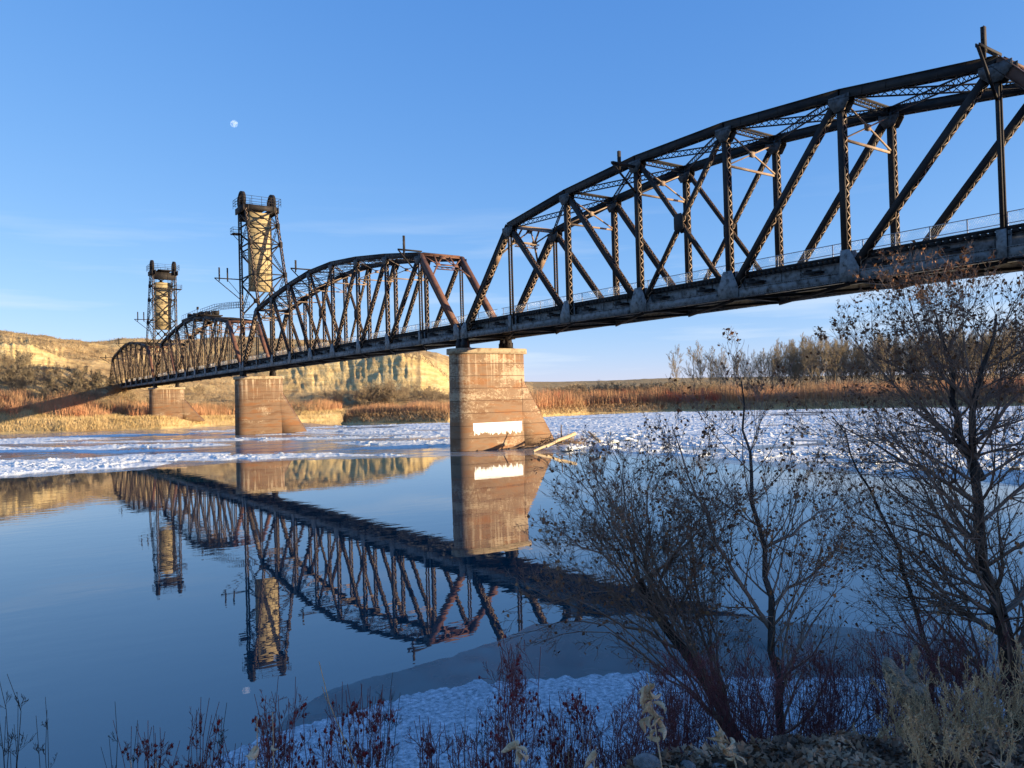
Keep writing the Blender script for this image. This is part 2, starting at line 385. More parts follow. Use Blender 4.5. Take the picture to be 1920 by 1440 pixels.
    # floor
    for i in range(n+1):
        mb = MB(); P = Lp(i, 0)
        mb.box((P[0]-0.012, 0.3, HB+0.1), (P[0]+0.012, W-0.3, HB+1.38))
        for z in (HB+0.1, HB+1.38): mb.box((P[0]-0.2, 0.3, z-0.02), (P[0]+0.2, W-0.3, z+0.02))
        mb.build('floor_beam', MT['steel'], root)
    mb = MB()
    for yy in (0.75, 2.1, W-2.1, W-0.75):
        mb.box((Lx[0]+0.1, yy-0.012, HB+0.55), (Lx[-1]-0.1, yy+0.012, HB+1.46))
        for z in (HB+0.55, HB+1.46): mb.box((Lx[0]+0.1, yy-0.13, z-0.015), (Lx[-1]-0.1, yy+0.13, z+0.015))
    xs = np.arange(Lx[0]+0.8, Lx[-1]-0.4, p/6)
    for s in (-1, 1):
        q = np.stack([xs, np.full_like(xs, 0.75+s*0.06), np.full_like(xs, HB+0.58)], 1); mb.beams(q, q+[0, 0, 0.85], 0.03, 0.09, (1, 0, 0))
    mb.build('stringer', MT['grey'], root)
    mb = MB(); xs = np.arange(Lx[0]+0.2, Lx[-1]-0.1, 0.42*(1 if lod < 1.5 else 1.5))
    q = np.stack([xs, 0.30+0.10*NP.random(len(xs)), np.full_like(xs, HB+1.59)], 1); q2 = q.copy(); q2[:, 1] = W-0.3
    mb.beams(q, q2, 0.23, 0.23, (1, 0, 0)); mb.build('railway_ties', MT['tie'], root)
    mb = MB()
    mb.box((Lx[0], 0.42, HB+1.71), (Lx[-1], 0.62, HB+1.90)); mb.box((Lx[0], W-0.62, HB+1.71), (Lx[-1], W-0.42, HB+1.90))
    mb.box((Lx[0], W-1.7, HB+1.90), (Lx[-1], W-0.45, HB+1.95)); mb.build('guard_timber', MT['tie'], root)
    mb = MB()
    for yy in (W/2-0.75, W/2+0.75): mb.box((Lx[0], yy-0.035, HB+1.71), (Lx[-1], yy+0.035, HB+1.88))
    mb.build('rail', MT['steel'], root)
    for i in range(n):                                           # tie-end brackets below the deck edge
        for k in (0.25, 0.72):
            x = Lx[i]+p*k+rnd.uniform(-0.3, 0.3); mb = MB(); mb.box((x-0.65, -0.05, HB+0.98), (x+0.65, 0.62, HB+1.08)); mb.box((x-0.5, -0.1, HB+0.90), (x+0.35, 0.10, HB+0.985))
            mb.box((x-0.45, 0.05, HB+1.075), (x-0.3, 0.6, HB+1.30)); mb.build('jacking_timber', MT['tie'], root)
    # bottom laterals
    mb = MB()
    for i in range(n):
        mb.beams([Lx[i], 0.2, HB+0.02], [Lx[i+1], W-0.2, HB+0.02], 0.22, 0.10, (0, 0, 1)); mb.beams([Lx[i], W-0.2, HB-0.09], [Lx[i+1], 0.2, HB-0.09], 0.22, 0.10, (0, 0, 1))
    mb.build('bottom_lateral_bracing', MT['steel'], root)
    # railing with mesh on the far side walkway
    yr = W-0.75; mb = MB()
    xs = np.arange(Lx[0]+0.4, Lx[-1], p/4); q = np.stack([xs, np.full_like(xs, yr), np.full_like(xs, HB+1.8)], 1)
    k = 0.05 if lod < 1.5 else 0.06
    mb.beams(q, q+[0, 0, 1.85], k*1.3, k, (1, 0, 0))
    for z in (HB+3.65, HB+2.95): mb.box((Lx[0], yr-k/2, z-k/2), (Lx[-1], yr+k/2, z+k/2))
    r_ = mb.build('railing', MT['galv'], root)
    mb = MB(); wz = 0.007*lod
    st = 0.16*lod; xs = np.arange(Lx[0], Lx[-1]-1.6, st)
    q = np.stack([xs, np.full_like(xs, yr), np.full_like(xs, HB+1.95)], 1)
    mb.beams(q, q+[1.2, 0, 1.7], wz, wz, YV); mb.beams(q+[1.2, 0.01, 0], q+[0, 0.01, 1.7], wz, wz, YV)
    mb.build('wire_mesh', MT['galv'], r_)
    # overhead: cross struts, laterals, sway frames
    for i in range(2, n-1):
        mb = MB(); z = HB+hts[i]-0.35
        lstrut(mb, [Lx[i], 0.3, z], [Lx[i], W-0.3, z], (0, 0, 1), 0.5, lod, pitch=0.45)
        lstrut(mb, [Lx[i]-0.2, 0.3, z+0.3], [Lx[i]-0.2, W-0.3, z+0.3], (1, 0, 0), 0.5, lod, pitch=0.45)
        mb.build('cross_strut', MT['steel'], root)
        mb = MB(); z1 = z-2.9
        mb.beams([Lx[i], 0.25, z1], [Lx[i], W-0.25, z1], 0.12, 0.16, (1, 0, 0))
        mb.beams([Lx[i]+0.06, 0.25, z-0.4], [Lx[i]+0.06, W-0.25, z1+0.1], 0.10, 0.10, (1, 0, 0)); mb.beams([Lx[i]-0.06, W-0.25, z-0.4], [Lx[i]-0.06, 0.25, z1+0.1], 0.10, 0.10, (1, 0, 0))
        mb.box((Lx[i]-0.12, W/2-0.22, (z+z1)/2-0.35), (Lx[i]+0.12, W/2+0.22, (z+z1)/2+0.05))
        mb.build('sway_frame', MT['lace'], root)
    for i in range(1, n-1):
        mb = MB(); za = HB+hts[i]-0.3; zb = HB+hts[i+1]-0.3
        lstrut(mb, [Lx[i]+0.2, 0.3, za], [Lx[i+1]-0.2, W-0.3, zb], (0, 0, 1), 0.45, lod)
        lstrut(mb, [Lx[i]+0.2, W-0.3, za-0.02], [Lx[i+1]-0.2, 0.3, zb-0.02], (0, 0, 1), 0.45, lod)
        mb.build('top_lateral_bracing', MT['steel'], root)
    # portals
    for (i, j, side) in ((0, 1, -1), (n, n-1, 1)):
        a = Lp(i, 0); b = Up(j, 0); d = (b-a)/np.linalg.norm(b-a); out_ = np.cross(d, YV); out_ = out_ if out_[2] > 0 else -out_
        y0, y1 = 0.28, W-0.28
        def Q(yy, s, o=0.28): return b-d*s+np.array([0, yy, 0])+out_*o
        mb = MB()
        mb.beams(Q(y0, 0.12), Q(y1, 0.12), 0.03, 0.45, out_)
        mb.beams(Q(y0, 0.0, 0.32), Q(y1, 0.0, 0.32), 0.2, 0.2, out_)
        mb.beams(Q(y0, -0.0, -0.1), Q(y1, 0.0, -0.1), 0.5, 0.06, out_)
        yq = [y0, y0+1.45, W/2, y1-1.45, y1]; s2 = 1.9
        mb.beams(Q(yq[1]-0.2, s2), Q(yq[3]+0.2, s2), 0.08, 0.22, out_)
        mb.beams(Q(y0, 4.0), Q(yq[1], s2), 0.08, 0.2, out_); mb.beams(Q(y1, 4.0), Q(yq[3], s2), 0.08, 0.2, out_)
        mb.beams(Q(yq[1], s2), Q(yq[1]+0.15, 0.2), 0.08, 0.2, out_); mb.beams(Q(yq[3], s2), Q(yq[3]-0.15, 0.2), 0.08, 0.2, out_)
        mb.beams(Q(yq[1], s2), Q(y0+0.1, 0.5), 0.07, 0.16, out_); mb.beams(Q(yq[3], s2), Q(y1-0.1, 0.5), 0.07, 0.16, out_)
        mb.beams(Q(yq[1], s2, 0.25), Q(W/2, 0.3, 0.25), 0.07, 0.15, out_); mb.beams(Q(yq[3], s2, 0.25), Q(W/2, 0.3, 0.25), 0.07, 0.15, out_)
        for yy, ss in ((yq[1], s2), (yq[3], s2), (W/2, 0.45)):
            c = Q(yy, ss, 0.335); mb.beams(c-YV*0.38, c+YV*0.38, 0.02, 0.6, out_)
        lstrut(mb, Q(y0+1.2, s2, -0.25), Q(y1-1.2, s2, -0.25), d, 0.45, lod, pitch=0.5)
        mb.build('portal_frame', MT['rust'] if side > 0 else MT['lace'], root)
    # bearings on the piers
    for (x, s) in ((Lx[0]+0.15, 1), (Lx[-1]-0.15, -1)):
        for y in (0.0, W):
            mb = MB(); z0 = 11.72
            mb.box((x-0.45, y-0.5, z0), (x+0.45, y+0.5, z0+0.12))
            mb.prism([(x-0.42, y-0.35, z0+0.12), (x+0.42, y-0.35, z0+0.12), (x+0.18, y-0.35, HB-0.02), (x-0.18, y-0.35, HB-0.02)], (0, 0.7, 0))
            for q in (-0.36, 0, 0.36): mb.box((x-0.4, y+q-0.02, z0+0.12), (x+0.4, y+q+0.02, z0+0.75))
            mb.build('bearing', MT['steel'], root)
    for (i, rch, drp, pst, dz, ph) in brackets:
        bracket(root, Lx[i], HB+hts[i]+dz, rch, drp, (pst,), ph)
    return root

P2 = 9.3
XA = GAP/2                                       # left end of the near span
H1 = [0, 11.37, 12.68, 13.38, 13.38, 12.68, 11.37, 0]
H2 = [0, 11.54, 12.9, 14.01, 14.74, 14.74, 14.01, 12.9, 11.54, 0]
H3 = [0, 11.14, 12.6, 13.8, 14.6, 14.6, 13.8, 12.6, 11.14, 0]
s1 = span(XA, 7, 9.5556, H1, 'nearest dark riveted truss span, cut by the right edge of the picture', 1.0, brackets=((6, 2.3, 2.6, 1.6, 0, 1.3), (3, 2.9, 2.2, 2.1, -1.1, 1.2)))
s2 = span(-XA-9*P2, 9, P2, H2, 'arched truss span with red brown portal, between the big pier and the nearer lift tower', 1.25, brackets=((8, 3.0, 3.0, 2.2, 0, 1.9), (4, 3.2, 3.0, 2.4, 0, 1.5)))
X2P = -XA-9*P2-GAP/2
XL = -XA-9*P2-GAP-9*9.347
s3 = span(XL, 9, 9.347, H3, 'lift span carrying machinery on its top chords, between the two towers', 1.8)
X3P = XL-GAP/2
s4 = span(XL-GAP-9*9.0, 9, 9.0, H2, 'farthest truss span, leftmost, running into the hillside', 2.2, brackets=((4, 3.2, 2.6, 2.2, 0, 1.9), (1, 4.2, 2.6, 2.4, 0, 1.0)))
XEND = XL-GAP-81.0

# machinery and catwalk on the lift span
mb = MB(); xm = XL+4.5*9.347
mb.box((xm-7.5, 0.2, HB+14.75), (xm+7.5, W-0.2, HB+15.0)); mb.box((xm-7.6, -0.3, HB+14.5), (xm+7.6, -0.1, HB+15.05))
mb.build('machinery_deck', MT['steel'], s3)
for k in range(13):
    x = xm-7+k*1.15; y = rnd.uniform(0.5, 4.8); r_ = rnd.uniform(0.35, 0.62); mb = MB()
    mb.cyl((x, y-0.5, HB+15.0+r_), (x, y+rnd.uniform(0.1, 0.8), HB+15.0+r_), r_, 12)
    mb.box((x-0.3, y-1.0, HB+15.0), (x+0.35, y-0.45, HB+15.0+rnd.uniform(0.5, 1.1))); mb.build('hoist_drum', MT['steel'], s3)
mb = MB(); mb.box((xm+0.5, 2.0, HB+15.0), (xm+3.2, 4.2, HB+16.1)); mb.build('motor_cabin', MT['steel'], s3)
mb = MB(); mb.cyl((xm+3.4, 1, HB+15), (xm+3.4, 1, HB+17), 0.06, 8); mb.cyl((xm+3.4, 0.8, HB+16.9), (xm+3.4, 1.2, HB+16.9), 0.35, 12); mb.build('signal_lamp', MT['steel'], s3)
mb = MB(); yb = 0.6
pts = [np.array([xm+7.5, yb, HB+15.0]), np.array([xm+20, yb, HB+14.8]), np.array([xm+32, yb, HB+13.9]), np.array([xm+41, yb, HB+13.0])]
for yy in (0.6, 2.0):
    for a, b in zip(pts[:-1], pts[1:]):
        a = a.copy(); b = b.copy(); a[1] = b[1] = yy
        for h in (0.0, 0.6, 1.15): mb.beams(a+[0, 0, h], b+[0, 0, h], 0.07, 0.07, YV)
        for k in np.linspace(0, 1, 7): c = a+(b-a)*k; mb.beams(c, c+[0, 0, 1.15], 0.06, 0.06, YV)
for x in np.linspace(xm-7.5, xm+7.5, 9): mb.beams([x, -0.2, HB+15], [x, -0.2, HB+16.1], 0.05, 0.05, YV)
mb.beams([xm-7.5, -0.2, HB+16.1], [xm+7.5, -0.2, HB+16.1], 0.05, 0.05, YV)
mb.build('catwalk_railing', MT['steel'], s3)

# ------------------------------------------------------------------ lift towers
def tower(xf, s, label, lod, balcony_side):
    """front columns at xf; s=+1: rear legs lean towards +X"""
    root = empty('lift_tower', (xf, W/2, 11.8), label, 'lift tower', 'twin lift towers of the bridge')
    zt = 45.6
    def rear(z): return xf+s*(4.0+(45.0-z)/19.7*6.8)
    for y in (0.0, W):
        mb = MB(); ml = MB(); laced_member(mb, ml, [xf, y, HB+0.6], [xf, y, zt], 0.75, 0.6, lod)
        c = mb.build('front_column', MT['chord'], root); ml.build('lacing', MT['lace'], c)
        mb = MB(); ml = MB(); laced_member(mb, ml, [rear(24.6), y, 24.6], [rear(45.3), y, 45.3], 0.42, 0.5, lod)
        c = mb.build('rear_leg', MT['steel'], root); ml.build('lacing', MT['lace'], c)
        mb = MB(); lv = [24.6, 31.4, 37.8, 41.8, 45.0]
        for k, z in enumerate(lv[:-1]):
            z2 = lv[k+1]
            mb2 = (z+z2)/2
            if z > 25: mb.beams([xf, y, z], [rear(z), y, z], 0.2, 0.25, YV)
            if k % 2 == 0: lstrut(mb, [xf, y, z], [rear(z2), y, z2], YV, 0.35, lod)
            else: lstrut(mb, [rear(z), y, z], [xf, y, z2], YV, 0.35, lod)
            mb.box((rear(z)-0.4, y-0.29, z-0.5), (rear(z)+0.4, y+0.29, z+0.5))
        mb.build('side_bracing', MT['steel'], root)
    # rear face bracing
    mb = MB(); lv = [25.0, 31.4, 37.8, 41.8, 45.0]
    for k, z in enumerate(lv):
        mb.beams([rear(z), 0.2, z], [rear(z), W-0.2, z], 0.12, 0.22, (1, 0, 0))
        if k < len(lv)-1:
            z2 = lv[k+1]; mb.beams([rear(z), 0.2, z], [rear(z2), W-0.2, z2], 0.15, 0.22, (1, 0, 0)); mb.beams([rear(z)+0.17, W-0.2, z], [rear(z2)+0.17, 0.2, z2], 0.15, 0.22, (1, 0, 0))
            zc = (z+z2)/2; mb.box((rear(zc)-0.12, W/2-0.35, zc-0.35), (rear(zc)+0.2, W/2+0.35, zc+0.35))
    mb.build('rear_bracing', MT['steel'], root)
    mb = MB(); lv = [24.0, 30.4, 36.6, 40.6]
    for k, z in enumerate(lv):
        lstrut(mb, [xf, 0.3, z], [xf, W-0.3, z], (0, 0, 1), 0.6, lod, double=True)
        if k < 3:
            z2 = lv[k+1]
            for q, (a, b) in enumerate((((0.3, z+0.3), (W-0.3, z2-0.3)), ((W-0.3, z+0.3), (0.3, z2-0.3)))):
                mb.beams([xf+0.08*q-0.3*s, a[0], a[1]], [xf+0.08*q-0.3*s, b[0], b[1]], 0.2, 0.3, (1, 0, 0))
            zc = (z+z2)/2; mb.box((xf-0.3*s-0.14, W/2-0.45, zc-0.45), (xf-0.3*s+0.25, W/2+0.45, zc+0.45))
    mb.build('front_bracing', MT['steel'], root)
    # head girders
    mb = MB()
    mb.box((xf-0.42, 0.15, 43.2), (xf-0.30, W-0.15, 45.3)); mb.box((xf+0.30, 0.15, 43.2), (xf+0.42, W-0.15, 45.3))
    for yy in (0.15, 2.2, 3.9, W-0.15): mb.box((xf-0.46, yy-0.09, 43.2), (xf+0.46, yy+0.09, 45.32))
    mb.box((rear(45)-0.2, -0.2, 44.9), (rear(45)+0.2, W+0.2, 45.9))
    for y in (-0.45, 0.45, W-0.45, W+0.45): mb.box((min(xf-1.2*s, rear(45)+0.3*s), y-0.12, 44.6), (max(xf-1.2*s, rear(45)+0.3*s), y+0.12, 45.8))
    mb.box((min(xf-1.6*s, rear(45)), 1.1, 45.75), (max(xf-1.6*s, rear(45)), W-1.1, 45.85))
    mb.build('head_girder', MT['steel'], root)
    # sheaves
    for y in (0.0, W):
        mb = MB(); cx = xf+s*1.5; cz = 47.0; k = 28; r1, r2 = 1.95, 1.55
        an = np.arange(k)*2*math.pi/k
        ring = []
        for (rr, yy) in ((r2, y-0.3), (r1, y-0.3), (r1, y+0.3), (r2, y+0.3)):
            ring.append(np.stack([cx+rr*np.cos(an), np.full(k, yy), cz+rr*np.sin(an)], 1))
        V = np.vstack(ring); f = []
        for q in range(4):
            for i in range(k): f.append([q*k+i, q*k+(i+1) % k, ((q+1) % 4)*k+(i+1) % k, ((q+1) % 4)*k+i])
        mb.add(V, f)
        for i in range(8):
            t = i*math.pi/4; mb.beams([cx, y, cz], [cx+r2*math.cos(t), y, cz+r2*math.sin(t)], 0.35, 0.22, YV)
        sh = mb.build('sheave', MT['steel'], root); m2 = MB(); m2.cyl((cx, y-0.55, cz), (cx, y+0.55, cz), 0.38, 16); m2.build('hub', MT['chord'], sh)
        m3 = MB(); m3.prism([(cx-1.2, y-0.5, 45.8), (cx+1.2, y-0.5, 45.8), (cx+0.4, y-0.5, 47.1), (cx-0.4, y-0.5, 47.1)], (0, 0.08, 0)); m3.prism([(cx-1.2, y+0.42, 45.8), (cx+1.2, y+0.42, 45.8), (cx+0.4, y+0.42, 47.1), (cx-0.4, y+0.42, 47.1)], (0, 0.08, 0)); m3.build('sheave_bearing', MT['steel'], root)
    # railing around the head
    mb = MB(); xa, xb = sorted((xf-1.4*s, rear(45)+0.6*s)); ya, yb = -0.9, W+0.9
    for h in (0.55, 1.1, 1.65):
        for (a, b) in (((xa, ya), (xb, ya)), ((xb, ya), (xb, yb)), ((xb, yb), (xa, yb)), ((xa, yb), (xa, ya))): mb.beams([*a, 45.85+h], [*b, 45.85+h], 0.06, 0.06, (0, 0, 1))
    for t in np.linspace(0, 1, 5):
        for yy in (ya, yb): mb.beams([xa+(xb-xa)*t, yy, 45.85], [xa+(xb-xa)*t, yy, 47.5], 0.06, 0.06, (1, 0, 0))
        for xx in (xa, xb): mb.beams([xx, ya+(yb-ya)*t, 45.85], [xx, ya+(yb-ya)*t, 47.5], 0.06, 0.06, (1, 0, 0))
    mb.build('head_railing', MT['steel'], root)
    # balcony
    b = balcony_side; yb0 = 0 if b < 0 else W
    mb = MB(); xq = xf-s*0.2
    mb.box((xq-1.0, min(yb0, yb0+b*1.6), 40.45), (xq+1.0, max(yb0, yb0+b*1.6), 40.6)); mb.beams([xq, yb0+b*1.5, 40.5], [xq, yb0+b*0.2, 39.2], 0.1, 0.1, (1, 0, 0))
    if b > 0: mb.box((xq-0.5, 0, 40.45), (xq+0.5, W, 40.65))
    for h in (0.6, 1.15):
        mb.beams([xq-1, yb0+b*1.6, 40.6+h], [xq+1, yb0+b*1.6, 40.6+h], 0.05, 0.05, (0, 0, 1))
        for xx in (-1, 1): mb.beams([xq+xx, yb0, 40.6+h], [xq+xx, yb0+b*1.6, 40.6+h], 0.05, 0.05, (0, 0, 1))
    for xx in (-1, 0, 1): mb.beams([xq+xx, yb0+b*1.6, 40.6], [xq+xx, yb0+b*1.6, 41.75], 0.05, 0.05, (1, 0, 0))
    mb.build('balcony', MT['steel'], root)
    bracket(root, xf, 31.2, 5.2, 4.0, (4.3, 2.7), 2.3)
    # counterweight hanging inside
    xc0, xc1 = sorted((xf+s*1.6, xf+s*3.3))
    cwt = empty('counterweight', (xf+s*2.45, W/2, 28.7), ('big pale concrete counterweight hanging in the taller looking lift tower' if s > 0 else 'pale concrete counterweight hanging in the farther lift tower on the left'), 'counterweight', 'counterweights of the lift towers')
    mb = MB(); mb.box((xc0, 1.0, 28.8), (xc1, W-1.0, 42.6 if s < 0 else 44.6))
    body = mb.build('block', MT['cw'], cwt)
    mb = MB()
    face = xf+s*3.3 if s > 0 else xf-1.6   # joints on the side towards the river
    fx = xc1+0.004
    mb = MB()
    for z in np.arange(29.9, 44.0, 1.05 if s > 0 else 1.1):
        if z < (42.6 if s < 0 else 44.6): mb.box((fx-0.004, 1.01, z-0.06), (fx+0.006, W-1.01, z+0.06))
    for j, z in enumerate(np.arange(28.85, 41.4, 1.05)):
        for yy in (1.9+0.7*(j % 2), 3.9+0.5*(j % 2)): mb.box((fx-0.004, yy-0.04, z), (fx+0.007, yy+0.04, z+1.0))
    mb.build('block_joint', MT['steel'], cwt)
    mb = MB()
    for yy in (1.0, 1.25, 1.5, W-1.5, W-1.25, W-1.0):
        mb.beams([xf+s*3.2, yy, 42.5], [xf+s*3.2, yy, 47.2], 0.05, 0.05, (1, 0, 0))
    mb.build('hoist_rope', MT['chord'], cwt)
    return root
t1 = tower(X2P, 1, 'nearer and taller looking lift tower with pale counterweight, moon up to its left', 1.6, -1)
t2 = tower(X3P, -1, 'farther lift tower on the left, seen from its cross braced front', 2.2, 1)

# ------------------------------------------------------------------ piers
def pier_mat(name, full=True, g=0.60):
    m = bpy.data.materials.new(name); m.use_nodes = True; t = m.node_tree; t.nodes.clear(); lk = t.links.new
    o = N(t, 'ShaderNodeOutputMaterial'); b = N(t, 'ShaderNodeBsdfPrincipled', inp={'Roughness': 0.85, 'Specular IOR Level': 0.25})
    tc = N(t, 'ShaderNodeTexCoord'); sp = N(t, 'ShaderNodeSeparateXYZ'); lk(tc.outputs['Object'], sp.inputs[0])
    n1 = N(t, 'ShaderNodeTexNoise', inp={'Scale': 0.5, 'Detail': 5.0, 'Roughness': 0.6}); mp1 = N(t, 'ShaderNodeMapping'); mp1.inputs['Scale'].default_value = (0.5, 0.5, 2.2)
    lk(tc.outputs['Object'], mp1.inputs[0]); lk(mp1.outputs[0], n1.inputs['Vector'])
    c1 = N(t, 'ShaderNodeValToRGB'); e = c1.color_ramp.elements; e.new(0.5)
    for k, (p_, c) in enumerate(((0.35, (0.30, 0.16, 0.085)), (0.5, (0.38, 0.25, 0.16)), (0.64, (0.42, 0.20, 0.09)))): e[k].position = p_; e[k].color = (c[0]*g, c[1]*g*0.97, c[2]*g*0.92, 1)
    lk(n1.outputs[0], c1.inputs[0])
    # pale flakes of old whitewash
    n2 = N(t, 'ShaderNodeTexNoise', inp={'Scale': 3.2, 'Detail': 9.0, 'Roughness': 0.78}); mp2 = N(t, 'ShaderNodeMapping'); mp2.inputs['Scale'].default_value = (1, 1, 1.5)
    lk(tc.outputs['Object'], mp2.inputs[0]); lk(mp2.outputs[0], n2.inputs['Vector'])
    n3 = N(t, 'ShaderNodeTexNoise', inp={'Scale': 0.55, 'Detail': 2.0})
    mp3 = N(t, 'ShaderNodeMapping'); mp3.inputs['Scale'].default_value = (0.35, 0.35, 1.0); lk(tc.outputs['Object'], mp3.inputs[0]); lk(mp3.outputs[0], n3.inputs['Vector'])
    ad = N(t, 'ShaderNodeMath', operation='ADD'); lk(n2.outputs[0], ad.inputs[0]); lk(n3.outputs[0], ad.inputs[1])
    # more flaking in the middle band of the shaft
    bd = N(t, 'ShaderNodeMapRange', inp={'From Min': 1.0, 'From Max': 4.0, 'To Min': -0.17, 'To Max': -0.005 if full else -0.12}); lk(sp.outputs[2], bd.inputs[0])
    ad2 = N(t, 'ShaderNodeMath', operation='ADD'); lk(ad.outputs[0], ad2.inputs[0]); lk(bd.outputs[0], ad2.inputs[1])
    r2 = N(t, 'ShaderNodeMapRange', inp={'From Min': 1.0, 'From Max': 1.12}); lk(ad2.outputs[0], r2.inputs[0])
    m1 = N(t, 'ShaderNodeMix', data_type='RGBA'); m1.inputs[7].default_value = (0.60*(g+.1), 0.45*(g+.1), 0.29*(g+.1), 1); lk(r2.outputs[0], m1.inputs[0]); lk(c1.outputs[0], m1.inputs[6])
    # dark and pale streaks running down from the cap
    n4 = N(t, 'ShaderNodeTexNoise', inp={'Scale': 2.4, 'Detail': 4.0}); mp4 = N(t, 'ShaderNodeMapping'); mp4.inputs['Scale'].default_value = (1, 1, 0.06); lk(tc.outputs['Object'], mp4.inputs[0]); lk(mp4.outputs[0], n4.inputs['Vector'])
    r4 = N(t, 'ShaderNodeMapRange', inp={'From Min': 0.5, 'From Max': 0.66}); lk(n4.outputs[0], r4.inputs[0])
    zf = N(t, 'ShaderNodeMapRange', inp={'From Min': 6.0, 'From Max': 11.0, 'To Max': 0.7}); lk(sp.outputs[2], zf.inputs[0])
    mu = N(t, 'ShaderNodeMath', operation='MULTIPLY'); lk(r4.outputs[0], mu.inputs[0]); lk(zf.outputs[0], mu.inputs[1])
    m2 = N(t, 'ShaderNodeMix', data_type='RGBA'); m2.inputs[7].default_value = (0.16, 0.105, 0.07, 1); lk(mu.outputs[0], m2.inputs[0]); lk(m1.outputs[2], m2.inputs[6])
    r5 = N(t, 'ShaderNodeMapRange', inp={'From Min': 0.47, 'From Max': 0.36}); lk(n4.outputs[0], r5.inputs[0])
    mu5 = N(t, 'ShaderNodeMath', operation='MULTIPLY'); lk(r5.outputs[0], mu5.inputs[0]); lk(zf.outputs[0], mu5.inputs[1])
    m5 = N(t, 'ShaderNodeMix', data_type='RGBA'); m5.inputs[7].default_value = (0.5, 0.39, 0.27, 1); lk(mu5.outputs[0], m5.inputs[0]); lk(m2.outputs[2], m5.inputs[6])
    # form-board joints (shallow dark lines)
    fr = N(t, 'ShaderNodeMath', operation='FRACT'); dv = N(t, 'ShaderNodeMath', operation='DIVIDE'); dv.inputs[1].default_value = 1.42; lk(sp.outputs[2], dv.inputs[0]); lk(dv.outputs[0], fr.inputs[0])
    ls = N(t, 'ShaderNodeMath', operation='LESS_THAN'); ls.inputs[1].default_value = 0.045; lk(fr.outputs[0], ls.inputs[0])
    m3 = N(t, 'ShaderNodeMix', data_type='RGBA'); m3.inputs[7].default_value = (0.10, 0.055, 0.035, 1); lk(ls.outputs[0], m3.inputs[0]); lk(m5.outputs[2], m3.inputs[6])
    bp = N(t, 'ShaderNodeBump', inp={'Strength': 0.6, 'Distance': 0.04}); sm = N(t, 'ShaderNodeMath', operation='SUBTRACT'); lk(n2.outputs[0], sm.inputs[0]); lk(ls.outputs[0], sm.inputs[1]); lk(sm.outputs[0], bp.inputs['Height'])
    lk(bp.outputs[0], b.inputs['Normal']); lk(m3.outputs[2], b.inputs['Base Color']); lk(b.outputs[0], o.inputs[0])
    return m
MT['pier1'] = pier_mat('stained_pier_concrete'); MT['pier2'] = pier_mat('plain_pier_concrete', False, 0.44)
MT['cap'] = mat('pale_cap_concrete', [(0.28, 0.20, 0.12), (0.42, 0.32, 0.20), (0.20, 0.135, 0.08)], 1.3, 0.9, bump=0.4)
def paint_mat():
    m = bpy.data.materials.new('worn_white_paint'); m.use_nodes = True; t = m.node_tree; t.nodes.clear(); lk = t.links.new
    o = N(t, 'ShaderNodeOutputMaterial'); b = N(t, 'ShaderNodeBsdfPrincipled', inp={'Roughness': 0.7})
    tc = N(t, 'ShaderNodeTexCoord'); sp = N(t, 'ShaderNodeSeparateXYZ'); lk(tc.outputs['Object'], sp.inputs[0])
    mp = N(t, 'ShaderNodeMapping'); mp.inputs['Scale'].default_value = (1, 1.0, 0.22); lk(tc.outputs['Object'], mp.inputs[0])
    n = N(t, 'ShaderNodeTexNoise', inp={'Scale': 3.6, 'Detail': 7.0, 'Roughness': 0.65}); lk(mp.outputs[0], n.inputs['Vector'])
    z = N(t, 'ShaderNodeMapRange', inp={'From Min': 0.0, 'From Max': 1.0, 'To Min': -0.08, 'To Max': 0.28}); lk(sp.outputs[2], z.inputs[0])
    a = N(t, 'ShaderNodeMath', operation='ADD'); lk(n.outputs[0], a.inputs[0]); lk(z.outputs[0], a.inputs[1])
    r = N(t, 'ShaderNodeMapRange', inp={'From Min': 0.47, 'From Max': 0.52}); lk(a.outputs[0], r.inputs[0])
    b.inputs['Base Color'].default_value = (0.9, 0.88, 0.82, 1); tr_ = N(t, 'ShaderNodeBsdfTransparent'); ms = N(t, 'ShaderNodeMixShader')
    lk(r.outputs[0], ms.inputs[0]); lk(tr_.outputs[0], ms.inputs[1]); lk(b.outputs[0], ms.inputs[2]); lk(ms.outputs[0], o.inputs[0]); return m
MT['paint'] = paint_mat()
